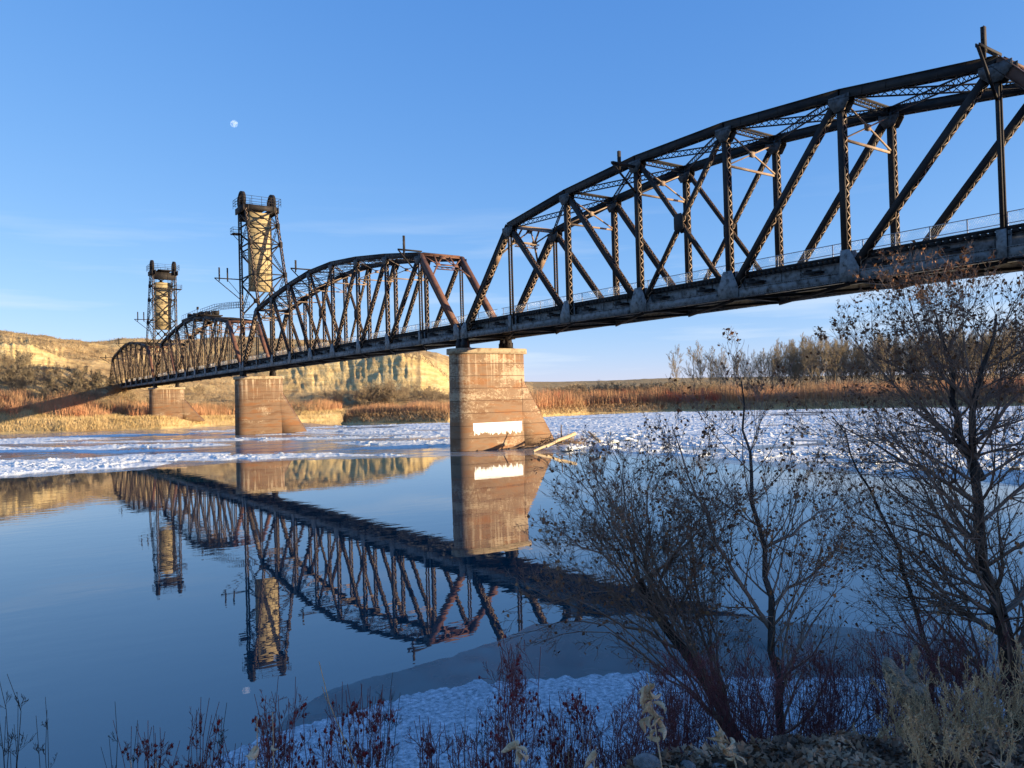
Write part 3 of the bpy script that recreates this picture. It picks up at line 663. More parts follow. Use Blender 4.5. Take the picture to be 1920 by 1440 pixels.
def pier(x, z0, label, m, tip=12.8, kink=8.2, patch=False, nose=0.0):
    root = empty('bridge_pier', (x, 3.5, max(z0, 0)), label, 'bridge pier', 'concrete piers of the bridge')
    T0 = 1.62; ZT = 11.1
    # outline: round downstream nose, straight sides, sloping ice breaker upstream
    def ring(z, ex=0.0):
        bat = (ZT-z)*0.012+ex; t = T0+bat; pts = []
        for k in range(17):
            a = math.pi*(1+k/16.0); pts.append((x+t*math.cos(a), nose+t*math.sin(a)))
        ye = 7.1+ex
        pts.append((x+t, ye)); pts.append((x+t-0.25, ye+0.5)); pts.append((x-t+0.25, ye+0.5)); pts.append((x-t, ye))
        return [(p[0], p[1], z) for p in pts]
    zs = [min(z0, -0.5) if z0 <= 0 else z0-1.0, 3, 6, 9, ZT]
    V = []; f = []; k = 21
    for z in zs: V += ring(z)
    for j in range(len(zs)-1):
        for i in range(k): f.append([j*k+i, j*k+(i+1) % k, (j+1)*k+(i+1) % k, (j+1)*k+i])
    mb = MB(); mb.add(V, f); mb.build('shaft', m, root)
    mb = MB(); top = ring(11.72, 0.28); bot = ring(ZT+0.0, 0.28)
    V = bot+top; f = [[i, (i+1) % k, k+(i+1) % k, k+i] for i in range(k)]
    mb.add(V, f); c = np.mean(np.array(top), 0); cb = np.mean(np.array(bot), 0); mb.add([c, cb]); n0 = mb.n-2
    mb.f3.append(np.array([[k+i, k+(i+1) % k, n0] for i in range(k)] + [[(i+1) % k, i, n0+1] for i in range(k)]))
    mb.build('cap', MT['cap'], root)
    # ice breaker wedge, sloping upstream edge
    zb = zs[0]; y0 = 7.0; tb = T0+(ZT-3.0)*0.012; ytip = tip+(0-zb)*(tip-7.7)/kink if z0 <= 0 else tip+0.6
    def wedge(mb_, t, ya, yb_, zt):
        mb_.add([(x-t, y0, zb), (x+t, y0, zb), (x+t-0.05, y0, zt), (x-t+0.05, y0, zt), (x-t, yb_, zb), (x+t, yb_, zb), (x+t-0.05, ya, zt), (x-t+0.05, ya, zt)], [[0, 4, 5, 1], [1, 5, 6, 2], [2, 6, 7, 3], [0, 3, 7, 4], [4, 7, 6, 5], [0, 1, 2, 3]])
    mb = MB(); wedge(mb, tb+0.015, y0+0.12, ytip-0.75, kink)
    # chamfered leading edge
    mb.add([(x-tb, ytip-0.76, zb), (x+tb, ytip-0.76, zb), (x+tb-0.05, y0+0.11, kink), (x-tb+0.05, y0+0.11, kink), (x-0.75, ytip, zb), (x+0.75, ytip, zb), (x+0.7, y0+0.85, kink), (x-0.7, y0+0.85, kink)], [[1, 5, 6, 2], [2, 6, 7, 3], [0, 3, 7, 4], [4, 7, 6, 5]])
    mb.build('ice_breaker', m, root)
    mb = MB(); mb.beams([x, ytip+0.03, zb+0.05], [x, y0+0.88, kink+0.02], 1.3, 0.10, (1, 0, 0)); mb.build('steel_nosing', MT['rust'], root)
    if patch:
        mb = MB(); xb_ = x+T0+(ZT-1.75)*0.012+0.006; xt_ = x+T0+(ZT-3.2)*0.012+0.006
        mb.add([(xb_, 0.05, 0), (xb_, 6.85, 0), (xt_, 6.85, 1.42), (xt_, 0.05, 1.42)], [[0, 1, 2, 3]])
        o = mb.build('paint_band', MT['paint'], root); o.location = Vector((0, 0, 1.75)); o['label'] = 'bright white painted band worn away at its lower edge'
    return root
pier(0.0, 0, 'big sunlit pier in midstream with white painted band', MT['pier1'], patch=True)
pier(X2P, 0, 'reddish concrete pier under the taller looking lift tower', MT['pier2'])
pier(X3P, 2.6, 'grey concrete pier on the far bank under the farther lift tower', MT['pier2'])
mb = MB(); mb.box((XEND-5, -1.5, 6), (XEND+0.6, W+1.5, 12.85)); mb.box((XEND-5, -1.5, 12.85), (XEND-0.45, W+1.5, 14.6))
tag(mb.build('bridge_abutment', MT['cap']), 'concrete abutment where the bridge meets the far hillside', 'abutment')
mb = MB(); xe = XA+7*9.5556
mb.box((xe-0.6, -3.5, -1), (xe+3, W+3.5, 12.85)); mb.box((xe+0.45, -3.5, 12.85), (xe+3, W+3.5, 14.6))
tag(mb.build('bridge_abutment', MT['cap']), 'concrete abutment at the near end of the bridge', 'abutment')
# ================================================================== SETTING
MOONP = at(439, 232, 9000.0)
def bsdf_mat(name, **inp):
    m = bpy.data.materials.new(name); m.use_nodes = True; t = m.node_tree; t.nodes.clear()
    o = N(t, 'ShaderNodeOutputMaterial'); b = N(t, 'ShaderNodeBsdfPrincipled')
    for k, v in inp.items(): b.inputs[k.replace('_', ' ')].default_value = v
    t.links.new(b.outputs[0], o.inputs[0]); return m, t, b
# water: fresnel mirror over a dark blue-green body, fine horizontal ripples
mw, t, b = bsdf_mat('river_water', Roughness=0.012, IOR=2.2)
b.inputs['Base Color'].default_value = (0.001, 0.04, 0.058, 1)
tc = N(t, 'ShaderNodeTexCoord'); mp = N(t, 'ShaderNodeMapping'); mp.inputs['Rotation'].default_value = (0, 0, -0.96); mp.inputs['Scale'].default_value = (1, 0.45, 1)
n1 = N(t, 'ShaderNodeTexNoise', inp={'Scale': 1.1, 'Detail': 3.0, 'Roughness': 0.5}); n2 = N(t, 'ShaderNodeTexNoise', inp={'Scale': 0.06, 'Detail': 2.0})
rr = N(t, 'ShaderNodeMapRange', inp={'From Min': 0.42, 'From Max': 0.62, 'To Min': 0.25, 'To Max': 1.0}); mm = N(t, 'ShaderNodeMath', operation='MULTIPLY')
bp = N(t, 'ShaderNodeBump', inp={'Strength': 0.015, 'Distance': 0.35})
t.links.new(tc.outputs['Object'], mp.inputs[0]); t.links.new(mp.outputs[0], n1.inputs['Vector']); t.links.new(tc.outputs['Object'], n2.inputs['Vector'])
t.links.new(n2.outputs[0], rr.inputs[0]); t.links.new(n1.outputs[0], mm.inputs[0]); t.links.new(rr.outputs[0], mm.inputs[1]); t.links.new(mm.outputs[0], bp.inputs['Height']); t.links.new(bp.outputs[0], b.inputs['Normal'])
mb = MB(); mb.add([(-6000, -6000, 0), (6000, -6000, 0), (6000, 6000, 0), (-6000, 6000, 0)], [[0, 1, 2, 3]])
tag(mb.build('river', mw), 'calm dark blue river mirroring the bridge', kind='structure')

# terrain profiles: for each bearing (column of the survey) distance/height pairs
def yh(x): return 773-0.027*x
def zy(x, D, y): return 5.9+(yh(x)-y)/F*D
PR = {}
def prof(x, *pts):
    PR[x] = [(D, z if not isinstance(z, str) else zy(x, D, float(z))) for D, z in pts]
prof(-700, (200, -.6), (208, 3), (219, 7.3), (250, 14), (268, '700'), (276, '665'), (360, '600'), (900, '620'), (3500, '640'))
prof(0, (212, -.6), (219, 3), (229, 7.3), (262, 15.5), (279, '690'), (288, '648'), (360, '622'), (900, '640'), (3500, '650'))
prof(60, (212, -.6), (219, 3), (233, 7.5), (264, 15.5), (282, '690'), (293, '650'), (365, '629'), (900, '645'), (3500, '655'))
prof(125, (211, -.6), (219, 3), (240, 8), (262, '737'), (285, '708'), (318, '676'), (375, '636'), (900, '650'), (3500, '660'))
prof(205, (215, -.6), (224, 3), (255, 6), (288, '735'), (304, '714'), (345, '682'), (400, '645'), (900, '652'), (3500, '665'))
prof(300, (218, -.6), (226, 2.9), (255, 3.6), (292, '750'), (315, '734'), (360, '685'), (420, '640'), (900, '650'), (3500, '665'))
prof(440, (245, -.6), (253, 2.3), (285, 3.2), (310, '752'), (330, '738'), (385, '668'), (430, '634'), (900, '650'), (3500, '670'))
prof(540, (267, -.6), (274, 2.3), (300, 3.5), (318, '752'), (338, '738'), (378, '664'), (430, '636'), (900, '650'), (3500, '680'))
prof(640, (289, -.6), (296, 2.5), (312, 4), (325, '750'), (345, '730'), (380, '655'), (430, '640'), (900, '655'), (3500, '690'))
prof(755, (296, -.6), (302, 3), (312, 5), (325, '748'), (338, '735'), (364, '660'), (400, '657'), (900, '662'), (3500, '695'))
prof(790, (296, -.6), (302, 3), (312, 5), (325, '748'), (338, '735'), (367, '670'), (402, '666'), (900, '662'), (3500, '695'))
prof(820, (298, -.6), (303, 3), (312, 5), (328, '748'), (345, '736'), (378, '694'), (412, '690'), (900, '664'), (3500, '700'))
prof(850, (300, -.6), (305, 3), (312, 4), (330, '750'), (350, '744'), (395, '724'), (450, '718'), (900, '670'), (3500, '705'))
prof(900, (224, -.6), (229, 2), (300, 2.5), (330, 3), (360, 3.4), (420, '735'), (600, '722'), (1500, '704'), (3500, '716'))
prof(1000, (238, -.6), (243, 2.2), (300, 3), (330, 3), (360, 3.4), (420, 4), (700, 5), (1600, '719'), (3500, '717'))
prof(1100, (268, -.6), (273, 2.3), (300, 3), (330, 3), (360, 3.2), (420, 4), (700, 5), (1600, '721'), (3500, '716'))
prof(1250, (265, -.6), (270, 2.4), (300, 3), (330, 3), (360, 3.2), (420, 4), (700, 5), (1600, '716'), (3500, '710'))
prof(1500, (247, -.6), (252, 2.4), (300, 3), (330, 3), (360, 3.2), (420, 4), (700, 5), (1600, '712'), (3500, '706'))
prof(1920, (218, -.6), (223, 2.4), (300, 3), (330, 3), (360, 3.2), (420, 4), (700, 5), (1600, '702'), (3500, '700'))
prof(3200, (190, -.6), (195, 2.4), (300, 3), (330, 3), (360, 3.2), (420, 4), (700, 5), (1600, 25), (3500, 50))
PX = sorted(PR); PD = np.array([[q[0] for q in PR[x]] for x in PX]); PZ = np.array([[q[1] for q in PR[x]] for x in PX])
def dirx(x):
    a = (np.asarray(x, float)-960)/F
    # horizontal direction per unit of depth, on the horizon
    return np.stack([FW[0]+a*RT[0], FW[1]+a*RT[1]], -1)
def height(x, D):
    """terrain height at bearing x (array) and depth D (array)"""
    x = np.asarray(x, float); D = np.asarray(D, float); shp = x.shape; x = x.ravel(); D = D.ravel()
    n = PD.shape[1]
    dd = np.stack([np.interp(x, PX, PD[:, k]) for k in range(n)], 1); zz = np.stack([np.interp(x, PX, PZ[:, k]) for k in range(n)], 1)
    z = np.full(x.shape, -0.6)
    for k in range(n-1):
        m = (D >= dd[:, k]); tt = np.clip((D-dd[:, k])/(dd[:, k+1]-dd[:, k]), 0, 1)
        if k != 4: tt = tt*tt*(3-2*tt)*0.5+tt*0.5
        z = np.where(m, zz[:, k]+(zz[:, k+1]-zz[:, k])*tt, z)
    z = np.where(D < dd[:, 0], -0.6-np.minimum((dd[:, 0]-D)*0.3, 3), z)
    P = CAMP[None, :2]+dirx(x)*D[:, None]; X, Y = P[:, 0], P[:, 1]
    # spit of land on the far side
    sh = np.interp(x, [630, 650, 700, 840, 905], [232, 216, 213, 207, 224]); wd = np.interp(x, [628, 660, 760, 905], [0, 12, 28, 60])
    sp_ = np.minimum(np.clip((D-sh)/3.0, 0, 1), np.clip((sh+wd-D)/6.0, 0, 1))*((x > 630) & (x < 906))
    z = np.maximum(z, -0.6+sp_*(2.3+0.5*vnoise(X/6, Y/6, 5)))
    # relief
    hill = np.clip((z-5)/12, 0, 1)
    z = z + (fbm(X/28, Y/28, 5, 3)-0.5)*7*hill*np.clip((D-260)/60, 0, 1) + (fbm(X/2.6, Y/2.6, 3, 9)-0.5)*0.7*np.clip(z, 0, 1)
    steep = np.clip((D-dd[:, 4]+10)/14, 0, 1)*np.clip((dd[:, 6]-8-D)/14, 0, 1)*hill
    cw_ = np.clip(np.interp(x, [-700, 90, 140, 520, 560, 900], [1, 1, 0.1, 0.1, 1, 1]), 0, 1)
    gull = np.abs(fbm(x/22.0+z*0.10, D/70, 4, 21)-0.5)*2
    z = z-steep*(1-np.clip(gull*3.2, 0, 1))*0.4*cw_ - steep*(fbm(x/5.0, z/6.0, 3, 33)-0.5)*1.2*cw_
    return z.reshape(shp)
def wpos(x, D, dz=0.0):
    x = np.atleast_1d(np.asarray(x, float)); D = np.broadcast_to(np.asarray(D, float), x.shape)
    P = CAMP[None, :2]+dirx(x)*D[:, None]; return np.concatenate([P, (height(x, D)+dz)[:, None]], 1)
def polar_grid(name, xs, Ds, zf, m, smooth=True):
    X, D = np.meshgrid(xs, Ds, indexing='ij'); Z = zf(X, D)
    P = CAMP[None, None, :2]+dirx(X)*D[..., None]; V = np.concatenate([P, Z[..., None]], 2).reshape(-1, 3)
    a, c = X.shape; i = np.arange((a-1))[:, None]*c+np.arange(c-1)[None]; f = np.stack([i, i+c, i+c+1, i+1], -1).reshape(-1, 4)
    mb = MB(); mb.add(V, f[:, ::-1]); return mb.build(name, m, smooth=smooth)
# terrain material: dry grass on gentle ground, ochre clay on the cut faces
m = bpy.data.materials.new('dry_hills'); m.use_nodes = True; t = m.node_tree; t.nodes.clear(); lk = t.links.new
o = N(t, 'ShaderNodeOutputMaterial'); b = N(t, 'ShaderNodeBsdfPrincipled', inp={'Roughness': 0.95, 'Specular IOR Level': 0.1})
tc = N(t, 'ShaderNodeTexCoord'); ge = N(t, 'ShaderNodeNewGeometry'); sp = N(t, 'ShaderNodeSeparateXYZ'); lk(ge.outputs['Normal'], sp.inputs[0])
n1 = N(t, 'ShaderNodeTexNoise', inp={'Scale': 0.09, 'Detail': 8.0, 'Roughness': 0.68}); mpg = N(t, 'ShaderNodeMapping'); mpg.inputs['Scale'].default_value = (1, 1, 2.5); lk(tc.outputs['Object'], mpg.inputs[0]); lk(mpg.outputs[0], n1.inputs['Vector'])
cg = N(t, 'ShaderNodeValToRGB'); e = cg.color_ramp.elements; e.new(0.5)
for k, (p_, c) in enumerate(((0.33, (0.17, 0.105, 0.05)), (0.46, (0.42, 0.27, 0.12)), (0.64, (0.60, 0.42, 0.20)))): e[k].position = p_; e[k].color = (*c, 1)
lk(n1.outputs[0], cg.inputs[0])
n2 = N(t, 'ShaderNodeTexNoise', inp={'Scale': 0.35, 'Detail': 7.0, 'Roughness': 0.65}); mpc = N(t, 'ShaderNodeMapping'); mpc.inputs['Scale'].default_value = (0.25, 0.25, 2.2); lk(tc.outputs['Object'], mpc.inputs[0]); lk(mpc.outputs[0], n2.inputs['Vector'])
cc = N(t, 'ShaderNodeValToRGB'); e = cc.color_ramp.elements; e.new(0.5)
for k, (p_, c) in enumerate(((0.34, (0.46, 0.31, 0.13)), (0.5, (0.64, 0.46, 0.20)), (0.66, (0.74, 0.58, 0.30)))): e[k].position = p_; e[k].color = (*c, 1)
lk(n2.outputs[0], cc.inputs[0])
n3 = N(t, 'ShaderNodeTexNoise', inp={'Scale': 0.05, 'Detail': 4.0}); lk(tc.outputs['Object'], n3.inputs['Vector'])
sl = N(t, 'ShaderNodeMath', operation='MULTIPLY_ADD'); sl.inputs[1].default_value = 0.35; lk(n3.outputs[0], sl.inputs[0]); lk(sp.outputs[2], sl.inputs[2])
rs = N(t, 'ShaderNodeMapRange', inp={'From Min': 1.11, 'From Max': 1.02}); lk(sl.outputs[0], rs.inputs[0])
mxx = N(t, 'ShaderNodeMix', data_type='RGBA'); lk(rs.outputs[0], mxx.inputs[0]); lk(cg.outputs[0], mxx.inputs[6]); lk(cc.outputs[0], mxx.inputs[7])
bp = N(t, 'ShaderNodeBump', inp={'Strength': 0.9, 'Distance': 1.2}); n4 = N(t, 'ShaderNodeTexNoise', inp={'Scale': 0.8, 'Detail': 6.0, 'Roughness': 0.7}); lk(tc.outputs['Object'], n4.inputs['Vector']); lk(n4.outputs[0], bp.inputs['Height']); lk(bp.outputs[0], b.inputs['Normal'])
lk(mxx.outputs[2], b.inputs['Base Color']); lk(b.outputs[0], o.inputs[0]); MT['hill'] = m
xs = np.concatenate([np.arange(-700, -20, 14), np.arange(-20, 1000, 2.2), np.arange(1000, 3200, 9)])
Ds = np.concatenate([np.arange(186, 205, 3), np.arange(205, 330, 0.9), np.arange(330, 470, 1.6), np.geomspace(470, 3500, 50)])
tag(polar_grid('hills', xs, Ds, height, MT['hill']), 'dry grass hills and yellow clay bluff along the far bank', kind='structure')

# ------------------------------------------------------------------ ice on the river
m = mat('brash_ice', [(0.62, 0.64, 0.62), (0.86, 0.86, 0.80), (0.94, 0.92, 0.85)], 1.3, 0.65, bump=0.6, bscale=6, thr=(0.38, 0.56)); MT['ice'] = m
mi, t, b = bsdf_mat('thin_smooth_ice', Roughness=0.16, IOR=1.31); b.inputs['Base Color'].default_value = (0.20, 0.235, 0.27, 1)
n = N(t, 'ShaderNodeTexNoise', inp={'Scale': 0.25, 'Detail': 5.0}); tc = N(t, 'ShaderNodeTexCoord'); t.links.new(tc.outputs['Object'], n.inputs['Vector'])
r_ = N(t, 'ShaderNodeMapRange', inp={'From Min': 0.35, 'From Max': 0.65, 'To Min': 0.07, 'To Max': 0.26}); t.links.new(n.outputs[0], r_.inputs[0]); t.links.new(r_.outputs[0], b.inputs['Roughness'])
MT['thin'] = mi
EX = [-700, -300, 0, 200, 450, 640, 840, 960, 1050, 1200, 1400, 1560, 1700, 1850, 2100, 2600]
EY = [945, 918, 893, 880, 862, 856, 851, 849, 844, 852, 866, 880, 893, 903, 920, 960]
def near_edge(x):
    y = np.interp(x, EX, EY); return 8815/(y-yh(x))
FX = [-700, 0, 300, 450, 560, 640, 840, 1000, 1250, 1920, 3200]; FYD = [160, 172, 190, 200, 196, 205, 205, 236, 262, 216, 190]
def ice_z(x, D):
    P = CAMP[None, None, :2]+dirx(x)*D[..., None]; X, Y = P[..., 0], P[..., 1]
    # flow coordinates: along and across the river
    al = X*0.75+Y*0.66; ac = -X*0.66+Y*0.75
    ne = near_edge(x)*(1+(fbm(x/70, D*0+3, 4, 41)-0.5)*0.06); fe = np.interp(x, FX, FYD)
    cov = fbm(al/26, ac/7, 4, 51); big = vnoise(al/70, ac/14, 57)
    mask = np.clip((D-ne)/1.2, 0, 1)*np.clip((fe-D)/4, 0, 1)
    thr = 0.34+0.15*np.clip(big-0.62, 0, 1)*4
    # open leads seen in the picture
    lead = np.exp(-((x-1450)/190)**2-((D-(8815/(838-yh(1450))))/4.0)**2)*0.30 + np.exp(-((x-700)/260)**2-((D-8815/(846-yh(700)))/2.5)**2)*0.35 + np.exp(-((x-150)/260)**2-((D-8815/(847-yh(150)))/4.0)**2)*0.22 + np.exp(-((x-470)/130)**2-((D-8815/(838-yh(470)))/14.0)**2)*0.28
    c = cov-thr-lead
    dE, cv = pans(al+3*fbm(X/3, Y/3, 2, 81), ac+3*fbm(X/3, Y/3, 2, 85), 4.2, 12); dE2, cv2 = pans(al*1.0, ac*1.4, 1.5, 14)
    rim = np.exp(-(dE/0.28)**2)
    c = c+np.where(cv > 0.80, -0.10, 0.02)-0.03*(dE2 < 0.10)
    lump = fbm(X/0.34, Y/0.34, 3, 61, 0.6); l2 = fbm(al/3.4, ac/1.5, 3, 71)
    z = np.clip(c*9, -1, 1)*0.06 + np.clip(c*8, 0, 1)*(0.03+np.clip(lump-0.38, 0, 1)*0.42*np.clip((l2-0.36)*4, 0.12, 1.3))
    z = z+np.clip(c*8, 0, 1)*(rim*(0.05+0.22*np.clip(lump-0.35, 0, 1))+(cv2-0.5)*0.035)
    return np.where(mask > 0.02, z*mask-0.05*(1-mask), -0.15)
xs = np.concatenate([np.arange(-420, -120, 5.0), np.arange(-120, 2060, 2.0), np.arange(2060, 2400, 5.0)]); Ds = np.geomspace(46, 272, 760)
tag(polar_grid('ice_floes', xs, Ds, ice_z, MT['ice'], smooth=False), 'wide belt of rough white broken ice drifting past the piers', kind='stuff')
def strip(name, xs, nearY, farY, z, m, label, jag=0.0, seed=1, nD=2):
    xs = np.array(xs, float); V = []; f = []
    for i, x in enumerate(xs):
        jn = (fbm(np.array([x/30]), np.array([0.5]), 4, seed)[0]-0.5)*jag; jf = (fbm(np.array([x/18]), np.array([7.5]), 5, seed+7)[0]-0.5)*jag
        V.append(onz(x, np.interp(x, *nearY)+jn, z)); V.append(onz(x, np.interp(x, *farY)+jf, z))
    for i in range(len(xs)-1): f.append([2*i, 2*i+2, 2*i+3, 2*i+1])
    mb = MB(); mb.add(V, f); return tag(mb.build(name, m), label, kind='structure')
# grey thin ice skirting the belt, river side
strip('skirt_ice', np.arange(-400, 2400, 12), (EX, [y+5 for y in EY]), (FX, [8815/d+yh(x) for x, d in zip(FX, [208, 210, 216, 240, 262, 210, 205, 236, 265, 216, 190])]), 0.006, MT['thin'], 'smooth grey ice sheet under the broken floes', 6)
# smooth dark ice and snowy ice along the near shore
mi2, t, b = bsdf_mat('dark_shore_ice', Roughness=0.3, IOR=1.31); b.inputs['Base Color'].default_value = (0.055, 0.10, 0.115, 1)
n = N(t, 'ShaderNodeTexNoise', inp={'Scale': 1.2, 'Detail': 6.0}); tc = N(t, 'ShaderNodeTexCoord'); t.links.new(tc.outputs['Object'], n.inputs['Vector'])
r_ = N(t, 'ShaderNodeMapRange', inp={'From Min': 0.35, 'From Max': 0.65, 'To Min': 0.13, 'To Max': 0.32}); t.links.new(n.outputs[0], r_.inputs[0]); t.links.new(r_.outputs[0], b.inputs['Roughness'])
strip('shore_ice', np.arange(-100, 2300, 3), ([-100, 2300], [1560, 1560]), ([-100, 420, 480, 540, 620, 750, 850, 935, 1000, 1200, 1400, 1700, 2300], [1558, 1540, 1420, 1340, 1292, 1256, 1230, 1200, 1172, 1150, 1156, 1190, 1240]), 0.010, mi2, 'thin dark grey ice sheet reaching out from the near shore', 8, 3)
msn = mat('frosted_snow_ice', [(0.10, 0.15, 0.18), (0.42, 0.50, 0.54), (0.84, 0.88, 0.90)], 9.0, 0.8, bump=0.45, bscale=60, thr=(0.38, 0.62), nrough=0.84, detail=14)
strip('snow_ice', np.arange(400, 2300, 2.5), ([400, 2300], [1600, 1600]), ([400, 470, 560, 640, 700, 760, 830, 890, 950, 1050, 1200, 1400, 1600, 1900, 2300], [1430, 1388, 1362, 1340, 1322, 1306, 1290, 1277, 1281, 1268, 1262, 1270, 1268, 1290, 1330]), 0.022, msn, 'granular white frosted ice along the near shore', 18, 5)

# near bank under the photographer, falling to the shore; unseen railway embankment right of the frame, added to shade the foreground
def bank_z(X, Y):
    # distance inland from the shoreline
    # shoreline through (57,-50),(62,-43.5),(67,-38.5),(70.5,-35.5),(72.5,-30),(73,-5),(71,30)
    sx = np.interp(Y, [-120, -80, -50, -43.5, -38.5, -35.5, -30, -5, 30, 120, 300], [30, 46, 67.0, 70.2, 72.2, 74.4, 75.8, 75, 72, 80, 120])
    d = (X-sx)*np.interp(Y, [-60, -35, -25], [0.77, 0.77, 1.0])
    d = d+(fbm(X/1.5, Y/1.5, 3, 5)-0.5)*0.7
    # a small knoll of the bank ahead and to the right
    uu = (X-78.1)*0.5755+(Y+48.18)*0.8178; dp = np.maximum(-(X-78.1)*0.8178+(Y+48.18)*0.5755, 0.6)
    d = d+np.interp(uu/dp, [-0.02, 0.14], [0, 0.62])*np.interp(dp, [0.6, 3, 6, 9], [0, 1, 1, 0.2])
    z = -0.5+np.interp(d, [-3, 0, 2.4, 4.8, 5.4, 14, 60], [-0.7, 0.45, 1.5, 4.1, 4.72, 4.95, 5.5])
    z = z+(fbm(X/0.5, Y/0.5, 3, 8)-0.5)*0.22
    e = np.clip(np.interp(X, [70, 92, 108], [15.9, 15.9, 16.9])-np.maximum(np.abs(Y-W/2)-4.5, 0)/1.5, 0, 20); e = np.minimum(e, np.clip((X-70.5)*6, 0, 20))  # embankment out of view, crest raised so its shadow covers the foreground plants
    return np.maximum(z, e-1.0)
gx = np.concatenate([np.arange(40, 88, 0.22), np.arange(88, 420, 4)]); gy = np.concatenate([np.arange(-130, -56, 3), np.arange(-56, -28, 0.22), np.arange(-28, 130, 1.5)])
X, Y = np.meshgrid(gx, gy, indexing='ij'); Z = bank_z(X, Y)
V = np.stack([X, Y, Z], -1).reshape(-1, 3); a, c = X.shape; i = np.arange(a-1)[:, None]*c+np.arange(c-1)[None]; f = np.stack([i, i+c, i+c+1, i+1], -1).reshape(-1, 4)
mbk = mat('leafy_bank_soil', [(0.07, 0.045, 0.03), (0.15, 0.10, 0.065), (0.24, 0.165, 0.11)], 5, 0.95, bump=1.0, bscale=20)
mb = MB(); mb.add(V, f); tag(mb.build('river_bank', mbk, smooth=True), 'near bank of dark soil under leaf litter', kind='structure')

# moon: only the air in front of it makes its dark side look like sky, so its own light is added to the sky behind
m = bpy.data.materials.new('moon_dust'); m.use_nodes = True; t = m.node_tree; t.nodes.clear()
o = N(t, 'ShaderNodeOutputMaterial'); d = N(t, 'ShaderNodeBsdfDiffuse'); tr = N(t, 'ShaderNodeBsdfTransparent'); ad = N(t, 'ShaderNodeAddShader')
n = N(t, 'ShaderNodeTexNoise', inp={'Scale': 0.035, 'Detail': 3.0}); tc = N(t, 'ShaderNodeTexCoord'); cr = N(t, 'ShaderNodeValToRGB'); e = cr.color_ramp.elements
e[0].position = 0.42; e[0].color = (0.03, 0.03, 0.035, 1); e[1].position = 0.58; e[1].color = (0.15, 0.165, 0.18, 1)
t.links.new(tc.outputs['Object'], n.inputs['Vector']); t.links.new(n.outputs[0], cr.inputs[0]); t.links.new(cr.outputs[0], d.inputs[0]); t.links.new(tr.outputs[0], ad.inputs[0]); t.links.new(d.outputs[0], ad.inputs[1]); t.links.new(ad.outputs[0], o.inputs[0])
k = 32; rM = 9000*6.8/F; V = []; f = []
for i in range(k+1):
    for j in range(k): th = math.pi*i/k; ph = 2*math.pi*j/k; V.append((rM*math.sin(th)*math.cos(ph), rM*math.sin(th)*math.sin(ph), rM*math.cos(th)))
for i in range(k):
    for j in range(k): f.append([i*k+j, (i+1)*k+j, (i+1)*k+(j+1) % k, i*k+(j+1) % k])
mb = MB(); mb.add(V, f); mo = mb.build('moon', m, smooth=True); mo.location = Vector(MOONP); tag(mo, 'small pale gibbous moon in the clear blue sky', 'moon')

# ================================================================== VEGETATION
def unit(v): return v/max(np.linalg.norm(v), 1e-9)
class Plant:
    def __init__(s, seed): s.r = random.Random(seed); s.seg = []; s.tips = []; s.trunk = []
    def grow(s, p, d, Ln, r, lv, mx, ang=(25, 50), nch=(4, 6), up=0.10, wig=0.16, ratio=0.55, start=0.25, rmin=0.0015, segl=None):
        R_ = s.r; n = max(3, min(9, int(Ln/(segl or Ln/6.0)))); p = np.array(p, float); d = unit(np.array(d, float)); st = Ln/n; pts = [p]; rs = [r]; ds = [d]
        for k in range(n):
            d = unit(d+np.array([R_.gauss(0, wig), R_.gauss(0, wig), R_.gauss(0, wig)+up])); p = p+d*st; pts.append(p); rs.append(max(rmin, r*(1-0.82*(k+1)/n))); ds.append(d)
        tgt = s.trunk if lv == 0 else s.seg
        for k in range(n): tgt.append((pts[k], pts[k+1], rs[k], rs[k+1]))
        if lv >= mx-1:
            for k in range(1, n+1): s.tips.append((pts[k], ds[k]))
        if lv >= mx: return
        m_ = R_.randint(*nch)
        for q in range(m_):
            u = start+(1-start)*(q+R_.random())/m_; k = min(n-1, int(u*n)); f_ = u*n-k; b = pts[k]+(pts[k+1]-pts[k])*f_
            a = R(R_.uniform(*ang)); dd = ds[k]; x = unit(np.cross(dd, [R_.gauss(0, 1), R_.gauss(0, 1), R_.gauss(0, 1)])); nd = dd*math.cos(a)+x*math.sin(a)
            s.grow(b, nd, Ln*ratio*(1.15-0.6*u)*R_.uniform(0.75, 1.25), max(rmin, (rs[k])*0.55), lv+1, mx, ang, nch, up, wig*1.15, ratio, 0.2, rmin, segl)
def segs(mb, seg, k=3):
    if not seg: return
    P0 = np.array([q[0] for q in seg]); P1 = np.array([q[1] for q in seg]); r0 = np.array([q[2] for q in seg]); r1 = np.array([q[3] for q in seg]); mb.tubes(P0, P1, r0, r1, k)
def leaves(mb, P, size, rng, droop=0.5, wr=0.38):
    P = np.asarray(P, float); n = len(P)
    if n == 0: return
    d = rng.normal(size=(n, 3)); d[:, 2] -= droop; d /= np.linalg.norm(d, axis=1, keepdims=True)
    x = np.cross(d, rng.normal(size=(n, 3))); x /= np.linalg.norm(x, axis=1, keepdims=True); nn = np.cross(d, x)
    L_ = size*(0.6+0.8*rng.random((n, 1))); wv = L_*wr
    V = np.stack([P, P+d*L_*0.5+x*wv+nn*wv*0.6, P+d*L_+nn*L_*0.25, P+d*L_*0.5-x*wv+nn*wv*0.6], 1).reshape(-1, 3)
    i = np.arange(n)[:, None]*4; mb.add(V, None, np.concatenate([i+np.array([0, 1, 2]), i+np.array([0, 2, 3])]))

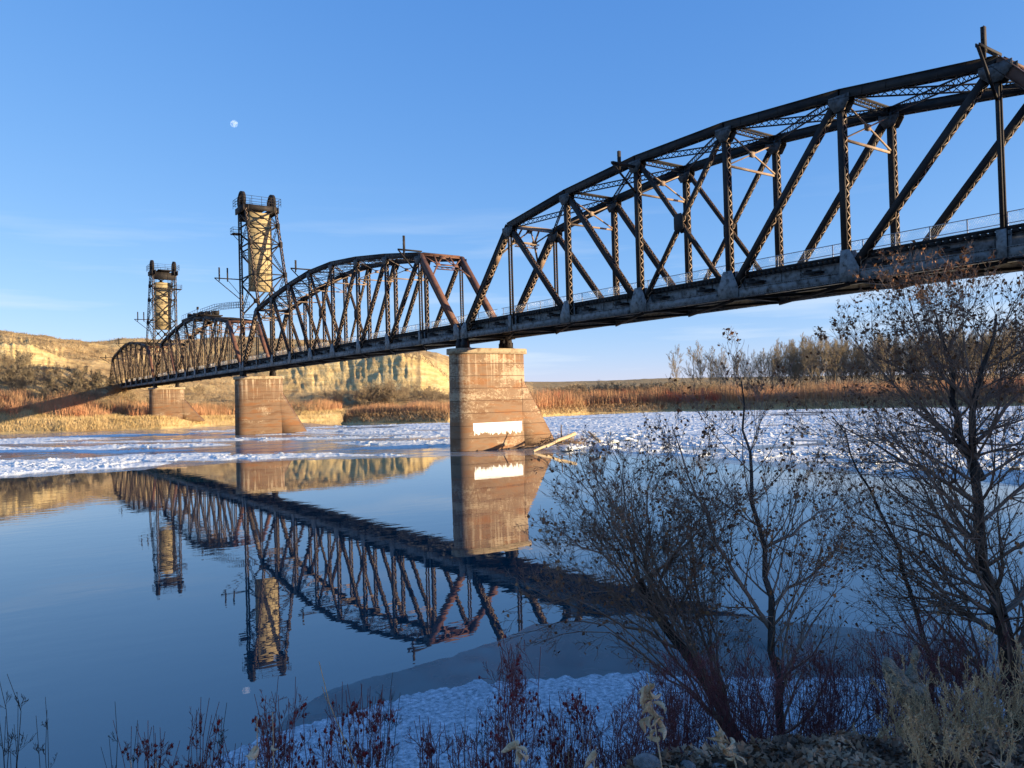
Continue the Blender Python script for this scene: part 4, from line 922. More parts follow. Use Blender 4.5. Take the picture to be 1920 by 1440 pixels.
# ---- far bank thickets (nobody could count them)
def blades(name, xr, Df, n, h, wd, m, label, seed, lean=0.25, clump=None, zmin=0.3):
    g = np.random.default_rng(seed); x = g.uniform(xr[0], xr[1], n); D = Df(x, g.random(n)); P = wpos(x, D)
    if clump: keep = fbm(P[:, 0]/clump, P[:, 1]/clump, 3, seed) > 0.40; P = P[keep]; x = x[keep]
    P = P[P[:, 2] > zmin]; n = len(P)
    hh = (h[0]+(h[1]-h[0])*g.random(n))*(0.6+0.8*vnoise(P[:, 0]/5, P[:, 1]/5, seed)); T = P+np.stack([g.normal(0, lean, n)*hh, g.normal(0, lean, n)*hh, hh], 1); M_ = (P+T)/2+g.normal(0, 0.05, (n, 3))
    an = g.uniform(0, math.pi, n); s_ = np.stack([np.cos(an), np.sin(an), np.zeros(n)], 1)*wd
    V = np.stack([P-s_-[0, 0, 0.2], P+s_-[0, 0, 0.2], M_+s_*0.7, M_-s_*0.7, T], 1).reshape(-1, 3); i = np.arange(n)[:, None]*5
    mb = MB(); mb.add(V, i+np.array([0, 1, 2, 3]), i+np.array([3, 2, 4])); return tag(mb.build(name, m), label, kind='stuff')
shore = lambda x: np.interp(x, PX, PD[:, 0])
blades('willow_thicket', (895, 2300), lambda x, u: shore(x)+6+u**1.2*44, 90000, (2.6, 5.6), 0.055, MT['willow'], 'orange red willow thicket along the right hand far bank', 101, 0.12)
blades('willow_thicket', (640, 905), lambda x, u: np.interp(x, [640, 700, 840, 905], [219, 217, 211, 226])+u*np.interp(x, [640, 760, 905], [4, 22, 40]), 20000, (1.2, 3.4), 0.045, MT['willow'], 'red willow thicket on the low spit left of the big pier', 102, 0.15)
blades('willow_thicket', (-300, 640), lambda x, u: shore(x)+12+u*22, 34000, (1.6, 4.0), 0.05, MT['willow'], 'rusty red willow thicket at the foot of the left hillside', 103, 0.15, 9)
blades('dry_grass', (-300, 645), lambda x, u: shore(x)+2+u*14, 30000, (0.5, 1.2), 0.04, MT['grass'], 'golden dry grass along the left far shore', 104, 0.3)
blades('dry_grass', (640, 2300), lambda x, u: np.where(x < 905, np.interp(x, [640, 700, 840, 905], [216.5, 213.5, 207.5, 226]), shore(x)+1.5)+u*8, 40000, (0.4, 1.5), 0.05, mat('bank_grass', [(0.12, 0.06, 0.03), (0.42, 0.26, 0.13), (0.62, 0.42, 0.22)], 0.8, 0.95), 'tangled dry grass and roots on the cut right hand bank', 105, 0.55)
blades('brush', (-60, 860), lambda x, u: np.interp(x, PX, PD[:, 2])+u*(np.interp(x, PX, PD[:, 4])-np.interp(x, PX, PD[:, 2])), 16000, (0.6, 1.9), 0.03, MT['fbush'], 'low grey brown brush at the foot of the hills', 106, 0.5, 6)
blades('sagebrush', (-200, 860), lambda x, u: np.interp(x, PX, PD[:, 5])+u*90, 22000, (0.3, 1.1), 0.09, mat('sage', [(0.16, 0.12, 0.065), (0.30, 0.225, 0.13)], 0.4, 0.95), 'dark sagebrush dotting the hill top', 107, 0.7, 5)
# ---- individual bare trees and shrubs of the far bank
def bare_tree(seed, H, mx=3, name='bare_tree', multi=1, spread=1.0, narrow=False, rt=0.011, m=None, nch=(11, 15), rm=0.020):
    pl = Plant(seed)
    for q in range(multi):
        d0 = (pl.r.gauss(0, 0.10*spread*(1 if multi == 1 else 4)), pl.r.gauss(0, 0.10*spread*(1 if multi == 1 else 4)), 1)
        pl.grow((0, 0, -0.3), d0, H*pl.r.uniform(0.85, 1.0), H*rt/(multi**0.4), 0, mx, (20, 44) if narrow else (28, 62), nch, 0.07 if narrow else 0.05, 0.08, 0.42 if narrow else 0.44, 0.22 if not narrow else 0.28, rm)
    root = empty(name, (0, 0, 0), None, None)
    t_ = MB(); segs(t_, pl.trunk, 5); c_ = MB(); segs(c_, pl.seg, 3)
    t_.build('trunk', m or MT['ftree'], root); c_.build('crown', m or MT['ftree'], root)
    return root
def place(root, first, x, D, sc, rz, label, cat, group, squash=1.0):
    o = root if first else copy_tree(root); p = wpos(x, D)[0]; o.location = p; o.rotation_euler = (0, 0, rz); o.scale = (sc, sc, sc*squash); tag(o, label, cat, group); return o
for q in range(1): pass
protoT = [bare_tree(201+k, 20.5, 3, narrow=True, nch=(9, 12), rm=0.022) for k in range(4)]; usedT = [False]*4
def T(kind, x, D, sc, label, group):
    place(protoT[kind], not usedT[kind], x, D, sc, rnd.uniform(0, 6.28), label, 'bare tree', group); usedT[kind] = True
T(0, 1275, 300, 1.02, 'lone tall bare cottonwood at the left end of the far woods', 'bare trees of the far woods')
g = random.Random(3)
for k in range(22):
    T(g.randrange(4), 1300+k*9+g.uniform(-4, 4), g.uniform(300, 335), g.uniform(0.72, 0.98), 'slim bare cottonwood in the thin open part of the far woods', 'slim bare trees in the open part of the far woods')
for k in range(210):
    x = 1465+k*3.1+g.uniform(-5, 5); T(g.randrange(4), x, g.uniform(292, 350), g.uniform(0.85, 1.15)*(1.0+max(0, x-1700)/2200), 'bare cottonwood packed in the dense dark part of the far woods', 'bare trees packed in the dense far woods')
protoB = [bare_tree(301+k, 4.2, 3, 'bare_shrub', multi=4, spread=1.5, rt=0.010, m=MT['fbush'], nch=(7, 10), rm=0.012) for k in range(3)]; usedB = [False]*3
def B(x, D, sc, label, group, sq=0.85):
    k = g.randrange(3); place(protoB[k], not usedB[k], x, D, sc, g.uniform(0, 6.28), label, 'shrub', group, sq); usedB[k] = True
for k in range(60):
    x = 1040+k*4.2+g.uniform(-3, 3); B(x, g.uniform(300, 345), g.uniform(1.7, 2.5), 'rounded bare shrub in the low bushy row behind the orange willows', 'bushes behind the right hand willows')
for k in range(14): x = 985+k*5; B(x, g.uniform(300, 330), g.uniform(0.9, 1.4), 'small bare shrub just right of the big pier, on the far bank', 'small shrubs beside the big pier')
for k in range(70): x = 1240+k*10+g.uniform(-4, 4); B(x, g.uniform(278, 300), g.uniform(1.4, 2.2), 'bare understorey shrub at the foot of the far woods', 'understorey shrubs of the far woods')
for k in range(26): x = 600+g.uniform(0, 235); B(x, g.uniform(312, 330), g.uniform(1.3, 2.1)*(1.2 if 640 < x < 760 else 0.8), 'domed grey shrub at the foot of the yellow clay bluff', 'shrubs below the clay bluff')
for k in range(30): x = 300+g.uniform(0, 300); B(x, g.uniform(262, 318), g.uniform(0.9, 1.6), 'bare shrub on the far bank beneath the bridge deck', 'shrubs beneath the bridge deck')
for k in range(40): x = -20+g.uniform(0, 300); B(x, g.uniform(238, 285), g.uniform(0.9, 1.7), 'tangled bare shrub in the bridge shadow on the left hillside', 'shrubs in the bridge shadow')
protoL = bare_tree(402, 9.0, 3, 'bare_tree', multi=2, spread=1.4); ul = False
for k, (x, D, sc) in enumerate(((18, 243, 1.1), (60, 247, 1.0), (92, 243, 0.9), (150, 262, 1.05), (178, 268, 0.95), (135, 250, 0.8), (40, 262, 1.1), (205, 275, 0.8))):
    place(protoL, not ul, x, D, sc, g.uniform(0, 6.28), 'crooked bare tree rising from the bridge shadow on the left hillside', 'bare tree', 'crooked trees on the left hillside'); ul = True

# ---- driftwood against the pier
def wp2(x, y, z=0.05): return onz(x, y, z)
def log(a, b, r0, r1, m, name, label, cat, seed=0):
    gg = random.Random(seed); a = np.array(a); b = np.array(b); n = 9; pts = [a+(b-a)*k/n+np.array([gg.gauss(0, .02), gg.gauss(0, .02), gg.gauss(0, .03)])*(1 if 0 < k < n else 0) for k in range(n+1)]
    mb = MB(); mb.tubes(np.array(pts[:-1]), np.array(pts[1:]), np.linspace(r0, r1, n+1)[:-1], np.linspace(r0, r1, n+1)[1:], 10); mb.cyl(pts[0], pts[0]+(b-a)*0.001, r0, 10); mb.cyl(pts[-1], pts[-1]+(b-a)*0.001, r1, 10)
    o = mb.build(name, m, smooth=False); return tag(o, label, cat)
log(at(1000, 846, 86), at(1078, 813, 90), 0.13, 0.22, MT['drift'], 'driftwood_log', 'long pale driftwood log leaning on the foot of the big pier', 'log', 1)
log(at(1025, 838, 87), at(1048, 822, 90), 0.10, 0.14, MT['drift'], 'driftwood_log', 'short pale log lying behind the long one at the pier foot', 'log', 2)
log(at(1104, 810, 92), at(1124, 828, 88), 0.12, 0.16, MT['drift'], 'driftwood_log', 'tilted pale log sticking out of the ice, right of the driftwood pile', 'log', 3)
log(wp2(950, 842), wp2(1032, 832, 0.35), 0.12, 0.10, MT['deadwood'], 'driftwood_log', 'dark wet log lying along the base of the big pier', 'log', 4)
log(at(1010, 836, 87.5), at(1026, 824, 88), 0.10, 0.06, MT['deadwood'], 'driftwood_log', 'short dark branch bent up against the pier face', 'log', 5)
log(at(1053, 830, 90), at(1052, 796, 91), 0.10, 0.05, MT['deadwood'], 'driftwood_stub', 'dark upright stub standing in the driftwood pile', 'stub', 6)
gg = np.random.default_rng(5); c0 = onz(1055, 836, 0.0); n = 620
P = c0+gg.normal(size=(n, 3))*np.array([1.6, 1.6, 0.0]); P[:, 2] = np.abs(gg.normal(0, 0.5, n)); d = gg.normal(size=(n, 3)); d[:, 2] *= 0.45; d /= np.linalg.norm(d, axis=1, keepdims=True); Ls = gg.uniform(0.25, 1.2, (n, 1))
mb = MB(); mb.tubes(P-d*Ls/2, P+d*Ls/2, 0.03, 0.012, 4); tag(mb.build('driftwood_pile', mat('drift_twigs', [(0.16, 0.09, 0.05), (0.5, 0.35, 0.2)], 2.0, 0.9)), 'tangled heap of twigs caught at the upstream foot of the big pier', 'driftwood', kind=None)
# tilted ice slabs beside it
protoS = None
for k in range(26):
    gg_ = random.Random(900+k); x = gg_.uniform(1062, 1190); y = gg_.uniform(826, 846) if x < 1150 else gg_.uniform(816, 834); p = onz(x, y)
    sz = gg_.uniform(0.5, 1.5); mb = MB(); nS = gg_.randint(5, 7); pl = [(sz*math.cos(2*math.pi*q/nS)*gg_.uniform(.7, 1.1), sz*0.8*math.sin(2*math.pi*q/nS)*gg_.uniform(.7, 1.1), 0) for q in range(nS)]
    mb.prism(pl, (0, 0, gg_.uniform(0.10, 0.2))); o = mb.build('ice_slab', MT['ice']); o.location = Vector((p[0], p[1], 0.08)); o.rotation_euler = (gg_.uniform(-0.35, 0.35), gg_.uniform(-0.35, 0.35), gg_.uniform(0, 6))
    tag(o, 'tilted ice slab stranded beside the driftwood pile', 'ice slab', 'ice slabs beside the driftwood')
# ================================================================== FOREGROUND PLANTS
G = np.random.default_rng(77)
def bz(x, y): return float(bank_z(np.array([[x]]), np.array([[y]]))[0, 0])
def stem(pl, pts, r0, r1, trunk=True, wob=0.02):
    """polyline main stem through given points, resampled with slight wobble"""
    P = np.array(pts, float); d = np.r_[0, np.cumsum(np.linalg.norm(np.diff(P, axis=0), axis=1))]; n = max(8, int(d[-1]/0.22)); t = np.linspace(0, d[-1], n+1)
    Q = np.stack([np.interp(t, d, P[:, k]) for k in range(3)], 1); K = np.array([1, 2, 1])/4.0
    for _ in range(2):
        Q[1:-1] = (Q[:-2]+2*Q[1:-1]+Q[2:])/4
    Q[1:-1] += np.array([[pl.r.gauss(0, wob) for _ in range(3)] for _ in range(n-1)]); rs = np.linspace(r0, r1, n+1)
    if trunk is not None:
        for k in range(n): (pl.trunk if trunk else pl.seg).append((Q[k], Q[k+1], rs[k], rs[k+1]))
    return Q, rs
def gd(p, deep=0.06):
    q = np.array(p, float); q[2] = min(q[2], bz(q[0], q[1]))-deep; return q
def shoots(pl, Q, rs, n, Ln, mx, u0=0.2, ang=(30, 60), nch=(4, 6), up=0.10, ratio=0.5, bias=None, rmin=0.0016, wig=0.12):
    for q in range(n):
        u = u0+(1-u0)*(q+pl.r.random())/n; k = min(len(Q)-2, int(u*(len(Q)-1))); d = unit(Q[k+1]-Q[k]); a = R(pl.r.uniform(*ang))
        x = unit(np.cross(d, [pl.r.gauss(0, 1) for _ in range(3)])); nd = d*math.cos(a)+x*math.sin(a)
        if bias is not None: nd = unit(nd+np.array(bias))
        pl.grow(Q[k], nd, Ln*pl.r.uniform(0.6, 1.15)*(1.25-0.6*u), max(rmin, rs[k]*0.42), 1, mx, (22, 48), nch, up, wig, ratio, 0.15, rmin)
def finish(pl, name, loc, label, cat, group=None, nleaf=0, lsize=0.045, mt='bark', mtw='twig', ml='leaf', seed=1, topbias=None, k=6):
    root = empty(name, loc, label, cat, group); a = MB(); segs(a, pl.trunk, k)
    if pl.trunk: a.build('trunk' if cat == 'tree' else 'stem', MT[mt], root, smooth=True)
    b = MB(); segs(b, pl.seg, 3); b.build('branches', MT[mtw], root)
    if nleaf and pl.tips:
        gq = np.random.default_rng(seed); T_ = np.array([q[0] for q in pl.tips])
        wgt = np.ones(len(T_)) if topbias is None else topbias(T_); wgt = wgt/wgt.sum(); idx = gq.choice(len(T_), min(nleaf, len(T_)*2), p=wgt)
        c = MB(); leaves(c, T_[idx]+gq.normal(0, 0.012, (len(idx), 3)), lsize, gq); c.build('leaves', MT[ml], root)
    return root
def depth_bias(p): return p
# big tree on the right: dark double trunk
pl = Plant(5)
Q, rs = stem(pl, [gd(at(1918, 1370, 8.0)), at(1905, 1330, 8.0), at(1882, 1200, 8.0), at(1845, 1060, 8.05), at(1825, 920, 8.1), at(1822, 800, 8.1), at(1835, 710, 8.1), at(1852, 640, 8.2), at(1868, 590, 8.3)], 0.115, 0.012)
shoots(pl, Q, rs, 60, 1.6, 3, 0.16, (35, 70), (7, 9), 0.09, 0.5)
Q2, r2 = stem(pl, [at(1840, 900, 8.1), at(1800, 830, 8.1), at(1790, 700, 8.2), at(1775, 650, 8.3), at(1755, 590, 8.4)], 0.05, 0.008)
shoots(pl, Q2, r2, 18, 1.05, 3, 0.1, (30, 60), (5, 8), 0.08, 0.5)
Q3, r3 = stem(pl, [gd(at(1790, 1400, 8.3)), at(1740, 1230, 8.4), at(1700, 1080, 8.4), at(1650, 960, 8.5), at(1600, 860, 8.6), at(1560, 780, 8.8)], 0.045, 0.006)
shoots(pl, Q3, r3, 34, 1.3, 3, 0.1, (30, 65), (5, 7), 0.08, 0.5)
for (a, b, c, D) in (((1840, 950), (1720, 880), (1560, 790), 8.3), ((1835, 860), (1700, 760), (1590, 620), 8.3), ((1850, 1080), (1740, 1000), (1600, 960), 8.1), ((1822, 760), (1740, 680), (1700, 540), 8.3), ((1860, 1150), (1760, 1090), (1640, 1060), 7.9), ((1830, 830), (1900, 760), (1990, 640), 8.4), ((1840, 980), (1930, 900), (2020, 800), 8.2)):
    q, r_ = stem(pl, [at(*a, 8.05), at(*b, D), at(*c, D+0.3)], 0.028, 0.004, False); shoots(pl, q, r_, 19, 1.05, 3, 0.1, (25, 60), (5, 7), 0.06, 0.5)
finish(pl, 'riverside_tree', at(1905, 1330, 8.0), 'largest foreground tree at right with thick dark trunk, upper twigs sunlit', 'tree', None, 5200, 0.038, seed=4, topbias=lambda T_: 0.5+np.clip(T_[:, 2]-5.5, 0, 3))
# middle slender tree
pl = Plant(9)
Q, rs = stem(pl, [gd(at(1490, 1430, 6.8)), at(1478, 1400, 6.8), at(1462, 1290, 6.9), at(1440, 1150, 7.0), at(1428, 1010, 7.1), at(1405, 880, 7.2), at(1400, 800, 7.3), at(1390, 715, 7.4)], 0.055, 0.006)
shoots(pl, Q, rs, 42, 1.15, 3, 0.1, (30, 62), (5, 7), 0.10, 0.5)
q, r_ = stem(pl, [at(1432, 1030, 7.1), at(1500, 990, 7.1), at(1570, 940, 7.2)], 0.02, 0.006, False); shoots(pl, q, r_, 8, 0.7, 3)
q, r_ = stem(pl, [at(1445, 1180, 7.0), at(1360, 1040, 7.0), at(1290, 900, 7.1), at(1260, 800, 7.2)], 0.024, 0.005, False); shoots(pl, q, r_, 24, 0.8, 3)
q, r_ = stem(pl, [at(1440, 1150, 7.0), at(1520, 1080, 7.1), at(1580, 1000, 7.3)], 0.02, 0.005, False); shoots(pl, q, r_, 16, 0.8, 3)
finish(pl, 'riverside_tree', at(1478, 1400, 6.8), 'slender straight sapling tree in the middle right foreground', 'tree', None, 1700, 0.036, seed=6)
# leaning willow to its left, many rods
pl = Plant(14)
Q, rs = stem(pl, [gd(at(1430, 1450, 6.9)), at(1400, 1400, 6.9), at(1330, 1290, 7.1), at(1250, 1180, 7.3), at(1200, 1090, 7.4)], 0.075, 0.04)
ends = [(1050, 860), (1080, 840), (1110, 870), (1040, 920), (1140, 830), (1170, 850), (1190, 880), (1230, 860), (1020, 980), (1030, 1050), (1260, 900), (1300, 930), (1150, 900), (990, 1100), (1085, 930), (1215, 930), (1290, 960), (1340, 930), (1375, 1000), (1320, 1040), (1270, 1010), (1395, 930)]
for k, (x, y) in enumerate(ends):
    i = rnd.randint(len(Q)//3, len(Q)-1); D = 7.3+rnd.uniform(-0.5, 0.7); mid = ((x*0.55+1240*0.45)+rnd.uniform(-40, 45), y*0.5+1140*0.5+rnd.uniform(-30, 20))
    q, r_ = stem(pl, [Q[i], at(*mid, D*0.5+3.65), at(x, y, D)], 0.018, 0.0028, False); shoots(pl, q, r_, 14, 0.62, 3, 0.25, (18, 45), (4, 7), 0.06, 0.5)
for (x, y) in ((940, 1150), (960, 1190), (1000, 1210), (1060, 1130)):
    q, r_ = stem(pl, [Q[len(Q)//2], at((x+1250)/2, y-40, 7.0), at(x, y, 7.0)], 0.012, 0.0025, False); shoots(pl, q, r_, 9, 0.5, 3, 0.2, (18, 50), (3, 5), 0.02, 0.5)
finish(pl, 'leaning_willow', at(1400, 1400, 6.9), 'many stemmed willow leaning left over the ice, small brown leaves', 'shrub', None, 2300, 0.032, seed=8)
# maroon twig thickets between the trees
def thicket(seed, xr, y0, ytop, D, n, label, mt='redtwig', hips=0, spread=1.0, group=None, name='dogwood_bush', cat='bush', hs=0.011, leaf=0):
    pl = Plant(seed); rr = pl.r; base = None
    for k in range(n):
        x = rr.uniform(*xr); Dk = D+rr.uniform(-0.4, 0.4); xb = x*0.55+0.45*(xr[0]+xr[1])/2
        a = at(xb, y0+rr.uniform(-10, 30), Dk); b = at(x+rr.uniform(-20, 20)*spread, ytop+abs(rr.gauss(0, 1))*(y0-ytop)*0.28, Dk+rr.uniform(-0.15, 0.15)); m_ = (a+b)/2+np.array([rr.gauss(0, .04)]*3)
        if base is None: base = a
        q, r_ = stem(pl, [gd(a), a, m_, b], 0.0055, 0.0016, False, 0.006); shoots(pl, q, r_, 13, 0.34*spread*np.linalg.norm(b-a)/0.9, 3, 0.25, (25, 62), (3, 5), 0.10, 0.5, rmin=0.0010)
    root = empty(name, base, label, cat, group); b_ = MB(); segs(b_, pl.seg, 3); b_.build('stems', MT[mt], root)
    gq = np.random.default_rng(seed)
    if hips:
        T_ = np.array([q[0] for q in pl.tips]); i = gq.choice(len(T_), hips); T_ = T_[i]; c = MB()
        for dz, r0, r1 in ((0, 0.45, 1.0), (0.5, 1.0, 1.0), (1.0, 1.0, 0.35)):
            c.tubes(T_+[0, 0, -hs*dz*1.1], T_+[0, 0, -hs*(dz+0.5)*1.1], r0*hs*0.6, r1*hs*0.6, 5)
        leaves(c, T_-[0, 0, hs*1.6], hs*1.2, gq, 0.8, 0.3)
        tag(c.build('rose_hips', MT['hip'], root), kind='stuff')
    if leaf:
        T_ = np.array([q[0] for q in pl.tips]); c = MB(); leaves(c, T_[gq.choice(len(T_), leaf)], 0.04, gq); c.build('leaves', MT['leaf'], root)
    return root
thicket(21, (1200, 1330), 1440, 1215, 5.6, 30, 'maroon twig bush left of the slender tree foot, leaning right')
thicket(22, (1290, 1480), 1440, 1215, 5.4, 36, 'dense maroon twig bush at the foot of the slender tree')
thicket(23, (1480, 1600), 1440, 1200, 5.8, 34, 'dark maroon twig bush just right of the slender tree foot')
thicket(24, (1590, 1740), 1430, 1170, 6.0, 32, 'dark twig bush behind the pale bag, between the two trees')
thicket(25, (1730, 1900), 1380, 1150, 6.6, 34, 'dark twig bush against the thick trunk of the largest tree')
GR = 'rose bushes with red hips along the near bank'
thicket(31, (930, 1000), 1450, 1200, 4.6, 14, 'rose bush with red hips standing tallest in the middle of the near bank', hips=198, group=GR, name='rose_bush', hs=0.012)
thicket(32, (1010, 1120), 1450, 1290, 4.6, 17, 'rose bush with red hips just left of the tallest dry milkweed stalk', hips=242, group=GR, name='rose_bush', hs=0.012)
thicket(33, (480, 560), 1450, 1265, 4.4, 14, 'rose bush with red hips below the reflection of the nearer tower', hips=176, group=GR, name='rose_bush', hs=0.012)
thicket(34, (620, 750), 1450, 1270, 4.4, 18, 'rose bush thick with red hips between the reflected tower and the shore ice', hips=330, group=GR, name='rose_bush', hs=0.012)
thicket(35, (225, 335), 1460, 1345, 4.2, 13, 'low rose bush with red hips nearest the left corner', hips=198, group=GR, name='rose_bush', hs=0.010)
thicket(36, (330, 410), 1460, 1305, 4.3, 9, 'thin leaning rose bush with red hips, second from the left', hips=132, group=GR, name='rose_bush', hs=0.011)
thicket(37, (560, 640), 1455, 1330, 4.3, 7, 'low rose bush with few red hips on the bottom edge, left of the thickest one', hips=110, group=GR, name='rose_bush', hs=0.011)
thicket(38, (740, 850), 1455, 1340, 4.4, 13, 'dark low rose bush at the bottom edge before the frosted ice', hips=88, group=GR, name='rose_bush', hs=0.011)
thicket(41, (400, 500), 1470, 1375, 4.1, 16, 'low tangle of brown twigs on the bottom edge, left of the reflected tower')
thicket(42, (840, 950), 1470, 1350, 4.1, 18, 'low tangle of brown twigs on the bottom edge, left of the thick milkweed stalk')
thicket(43, (1100, 1230), 1460, 1300, 4.6, 22, 'reddish twig bush between the small dry milkweed and the tallest one')
# thin bare saplings in the left corner
for k, (xa, xb, yt, D, n, lab) in enumerate(((-10, 60, 1240, 4.6, 7, 'bluish bare twig clump in the bottom left corner'), (60, 130, 1300, 4.8, 3, 'thin bare stems second from the bottom left corner'), (190, 260, 1310, 4.9, 4, 'thin forked bare weed left of the low rose bush'), (380, 430, 1290, 5.0, 3, 'faint bare twig rising toward the reflected far tower'), (655, 760, 1240, 5.2, 4, 'faint bare weed behind the thickest rose bush'), (860, 930, 1300, 4.8, 4, 'faint bare stems left of the tallest rose bush'))):
    thicket(50+k, (xa, xb), 1460, yt, D, n, lab, mt='bark', spread=0.6, name='bare_weed', cat='weed')
# pale branching dead weed
pl = Plant(61)
q, r_ = stem(pl, [gd(at(715, 1490, 4.0)), at(700, 1470, 4.0), at(650, 1400, 4.0), at(615, 1345, 4.05), at(592, 1290, 4.1), at(598, 1240, 4.1)], 0.0055, 0.002, False, 0.004); shoots(pl, q, r_, 6, 0.16, 1, 0.3, (25, 45), (2, 3), 0.1)
b_ = MB(); segs(b_, pl.seg, 4); rt_ = empty('dry_weed', at(700, 1470, 4.0), 'pale forked dead weed stalk between the two reflected tower rose bushes', 'weed'); b_.build('stalk', MT['straw'], rt_)
# grass tufts
def tuft(seed, x0, x1, y0, yt, D, n, label, mt='straw', w0=0.0022, group=None, name='grass_tuft', curl=0.25):
    rr = random.Random(seed); S_ = []
    for k in range(n):
        x = rr.uniform(x0, x1); a = gd(at(x, y0, D+rr.uniform(-0.3, 0.3))); h = (at(x, y0, D)[2]-a[2])+ (y0-yt)/F*D*rr.uniform(0.35, 1.0); d = np.array([rr.gauss(0, curl), rr.gauss(0, curl), 1.0]); p = a; r0 = w0*rr.uniform(0.6, 1.2)
        for j in range(4): nx = p+unit(d)*h/4; S_.append((p, nx, r0*(1-j*0.2), r0*(0.8-j*0.2))); p = nx; d = d+np.array([rr.gauss(0, .15), rr.gauss(0, .15), -0.05])
    mb = MB(); segs(mb, S_, 3); o = mb.build(name, MT[mt]); return tag(o, label, 'grass tuft', group)
tuft(70, 740, 800, 1450, 1330, 4.3, 46, 'upright straw grass tuft before the frosted ice, left of centre')
tuft(71, 1060, 1130, 1450, 1330, 4.2, 40, 'straw grass tuft beside the small dry milkweed in the middle')
tuft(72, 600, 720, 1455, 1390, 4.1, 30, 'sparse straw grass at the bottom edge under the thickest rose bush')
# dry milkweed stalks with cream curled leaves
def milkweed(seed, base, top, D, n, label, ls=0.06, bend=0):
    rr = random.Random(seed); a = at(*base, D); b = at(*top, D); m_ = at((base[0]+top[0])/2+bend, (base[1]+top[1])/2, D); pl = Plant(seed)
    q, r_ = stem(pl, [gd(a), a, m_, b], 0.0045, 0.002, False, 0.002); root = empty('dry_milkweed', a, label, 'dry plant', 'dry milkweed stalks on the near bank'); s_ = MB(); segs(s_, pl.seg, 5); s_.build('stalk', MT['cream'], root)
    for k in range(n):
        u = 0.30+0.70*(k+0.5)/n; i = int((0.35+0.65*u)*(len(q)-1)); p = q[i]; d = np.array([rr.gauss(0, 1), rr.gauss(0, 1), -0.9]); d = unit(d); sd = unit(np.cross(d, [rr.gauss(0, 1), rr.gauss(0, 1), rr.gauss(0, .4)])); nn = np.cross(d, sd); L_ = ls*rr.uniform(0.8, 1.35); wv = L_*rr.uniform(0.17, 0.30)
        nu, nv = 9, 7; V = []; tw = rr.uniform(-3.0, 3.0); ph = rr.uniform(0, 6)
        for iu in range(nu):
            t_ = iu/(nu-1); wd_ = wv*math.sin(math.pi*min(0.97, t_*0.88+0.1))**0.7; c = p+d*L_*t_+nn*L_*0.30*math.sin(t_*2.6+ph*0.2)
            for iv in range(nv):
                s1 = (iv/(nv-1)*2-1); aa = s1*2.0+tw*t_; V.append(c+sd*wd_*math.sin(aa)*0.8+nn*wd_*(1-math.cos(aa))*0.8+nn*0.08*wv*math.sin(9*t_+5*s1+ph)+sd*0.1*wv*math.sin(13*t_+ph))
        f = [[iu*nv+iv, iu*nv+iv+1, (iu+1)*nv+iv+1, (iu+1)*nv+iv] for iu in range(nu-1) for iv in range(nv-1)]
        mb = MB(); mb.add(V, f); mb.build('leaf', MT['cream'], root, smooth=True)
milkweed(81, (1245, 1460), (1213, 1262), 3.5, 17, 'tallest dry milkweed stalk with cream leaves, right of centre', 0.062)
milkweed(82, (1385, 1460), (1342, 1350), 3.5, 11, 'dry milkweed stalk with a bowed top below the slender tree', 0.058, 12)
milkweed(83, (985, 1465), (953, 1355), 3.3, 14, 'thick dry milkweed stalk in the bottom centre, below the tallest rose bush', 0.064)
milkweed(84, (478, 1470), (482, 1345), 3.4, 8, 'narrow dry milkweed stalk in front of the rose bush under the reflected tower', 0.06)
milkweed(85, (1110, 1470), (1118, 1400), 3.4, 4, 'short dry milkweed with two pale leaves left of the tallest stalk', 0.06)
milkweed(86, (512, 1460), (511, 1335), 3.6, 3, 'thin dry milkweed with one hanging leaf at its tip, bottom left', 0.04)
milkweed(87, (250, 1480), (245, 1425), 3.3, 3, 'stub of dry milkweed peeking over the bottom edge at left', 0.07)
milkweed(88, (295, 1485), (292, 1428), 3.3, 3, 'second dry milkweed stub at the bottom edge, right of its twin', 0.07)
# tan weeds bottom right
def weedclump(seed, x0, x1, y0, yt, D, n, label):
    pl = Plant(seed); rr = pl.r
    for k in range(n):
        x = rr.uniform(x0, x1); a = at(x, y0+rr.uniform(-20, 30), D+rr.uniform(-0.5, 0.5)); H_ = (y0-yt)/F*D*rr.uniform(0.35, 1.0)
        pl.grow(a, (rr.gauss(0, .35), rr.gauss(0, .35), 1), H_, 0.0035, 1, 3, (20, 48), (5, 8), 0.12, 0.10, 0.42, 0.15, 0.0015)
    root = empty('dry_weed_clump', at((x0+x1)/2, y0, D), label, 'dry weeds', 'tan weed clumps bottom right'); b_ = MB(); segs(b_, pl.seg, 3); b_.build('stems', MT['straw'], root)
    gq = np.random.default_rng(seed); T_ = np.array([q[0] for q in pl.tips]); c = MB(); leaves(c, T_[::3], 0.013, gq, -0.3, 0.2); c.build('seed_heads', MT['straw'], root)
weedclump(91, 1640, 1760, 1440, 1290, 4.4, 22, 'tan dry weed clump under the pale bag')
weedclump(92, 1760, 1860, 1430, 1250, 4.6, 24, 'tallest tan dry weed clump, in front of the thick trunk')
weedclump(93, 1850, 1960, 1420, 1220, 4.6, 22, 'tan dry weed clump touching the right edge')
weedclump(94, 1700, 1900, 1450, 1350, 3.8, 34, 'low tan dry weed clump in the bottom right corner')
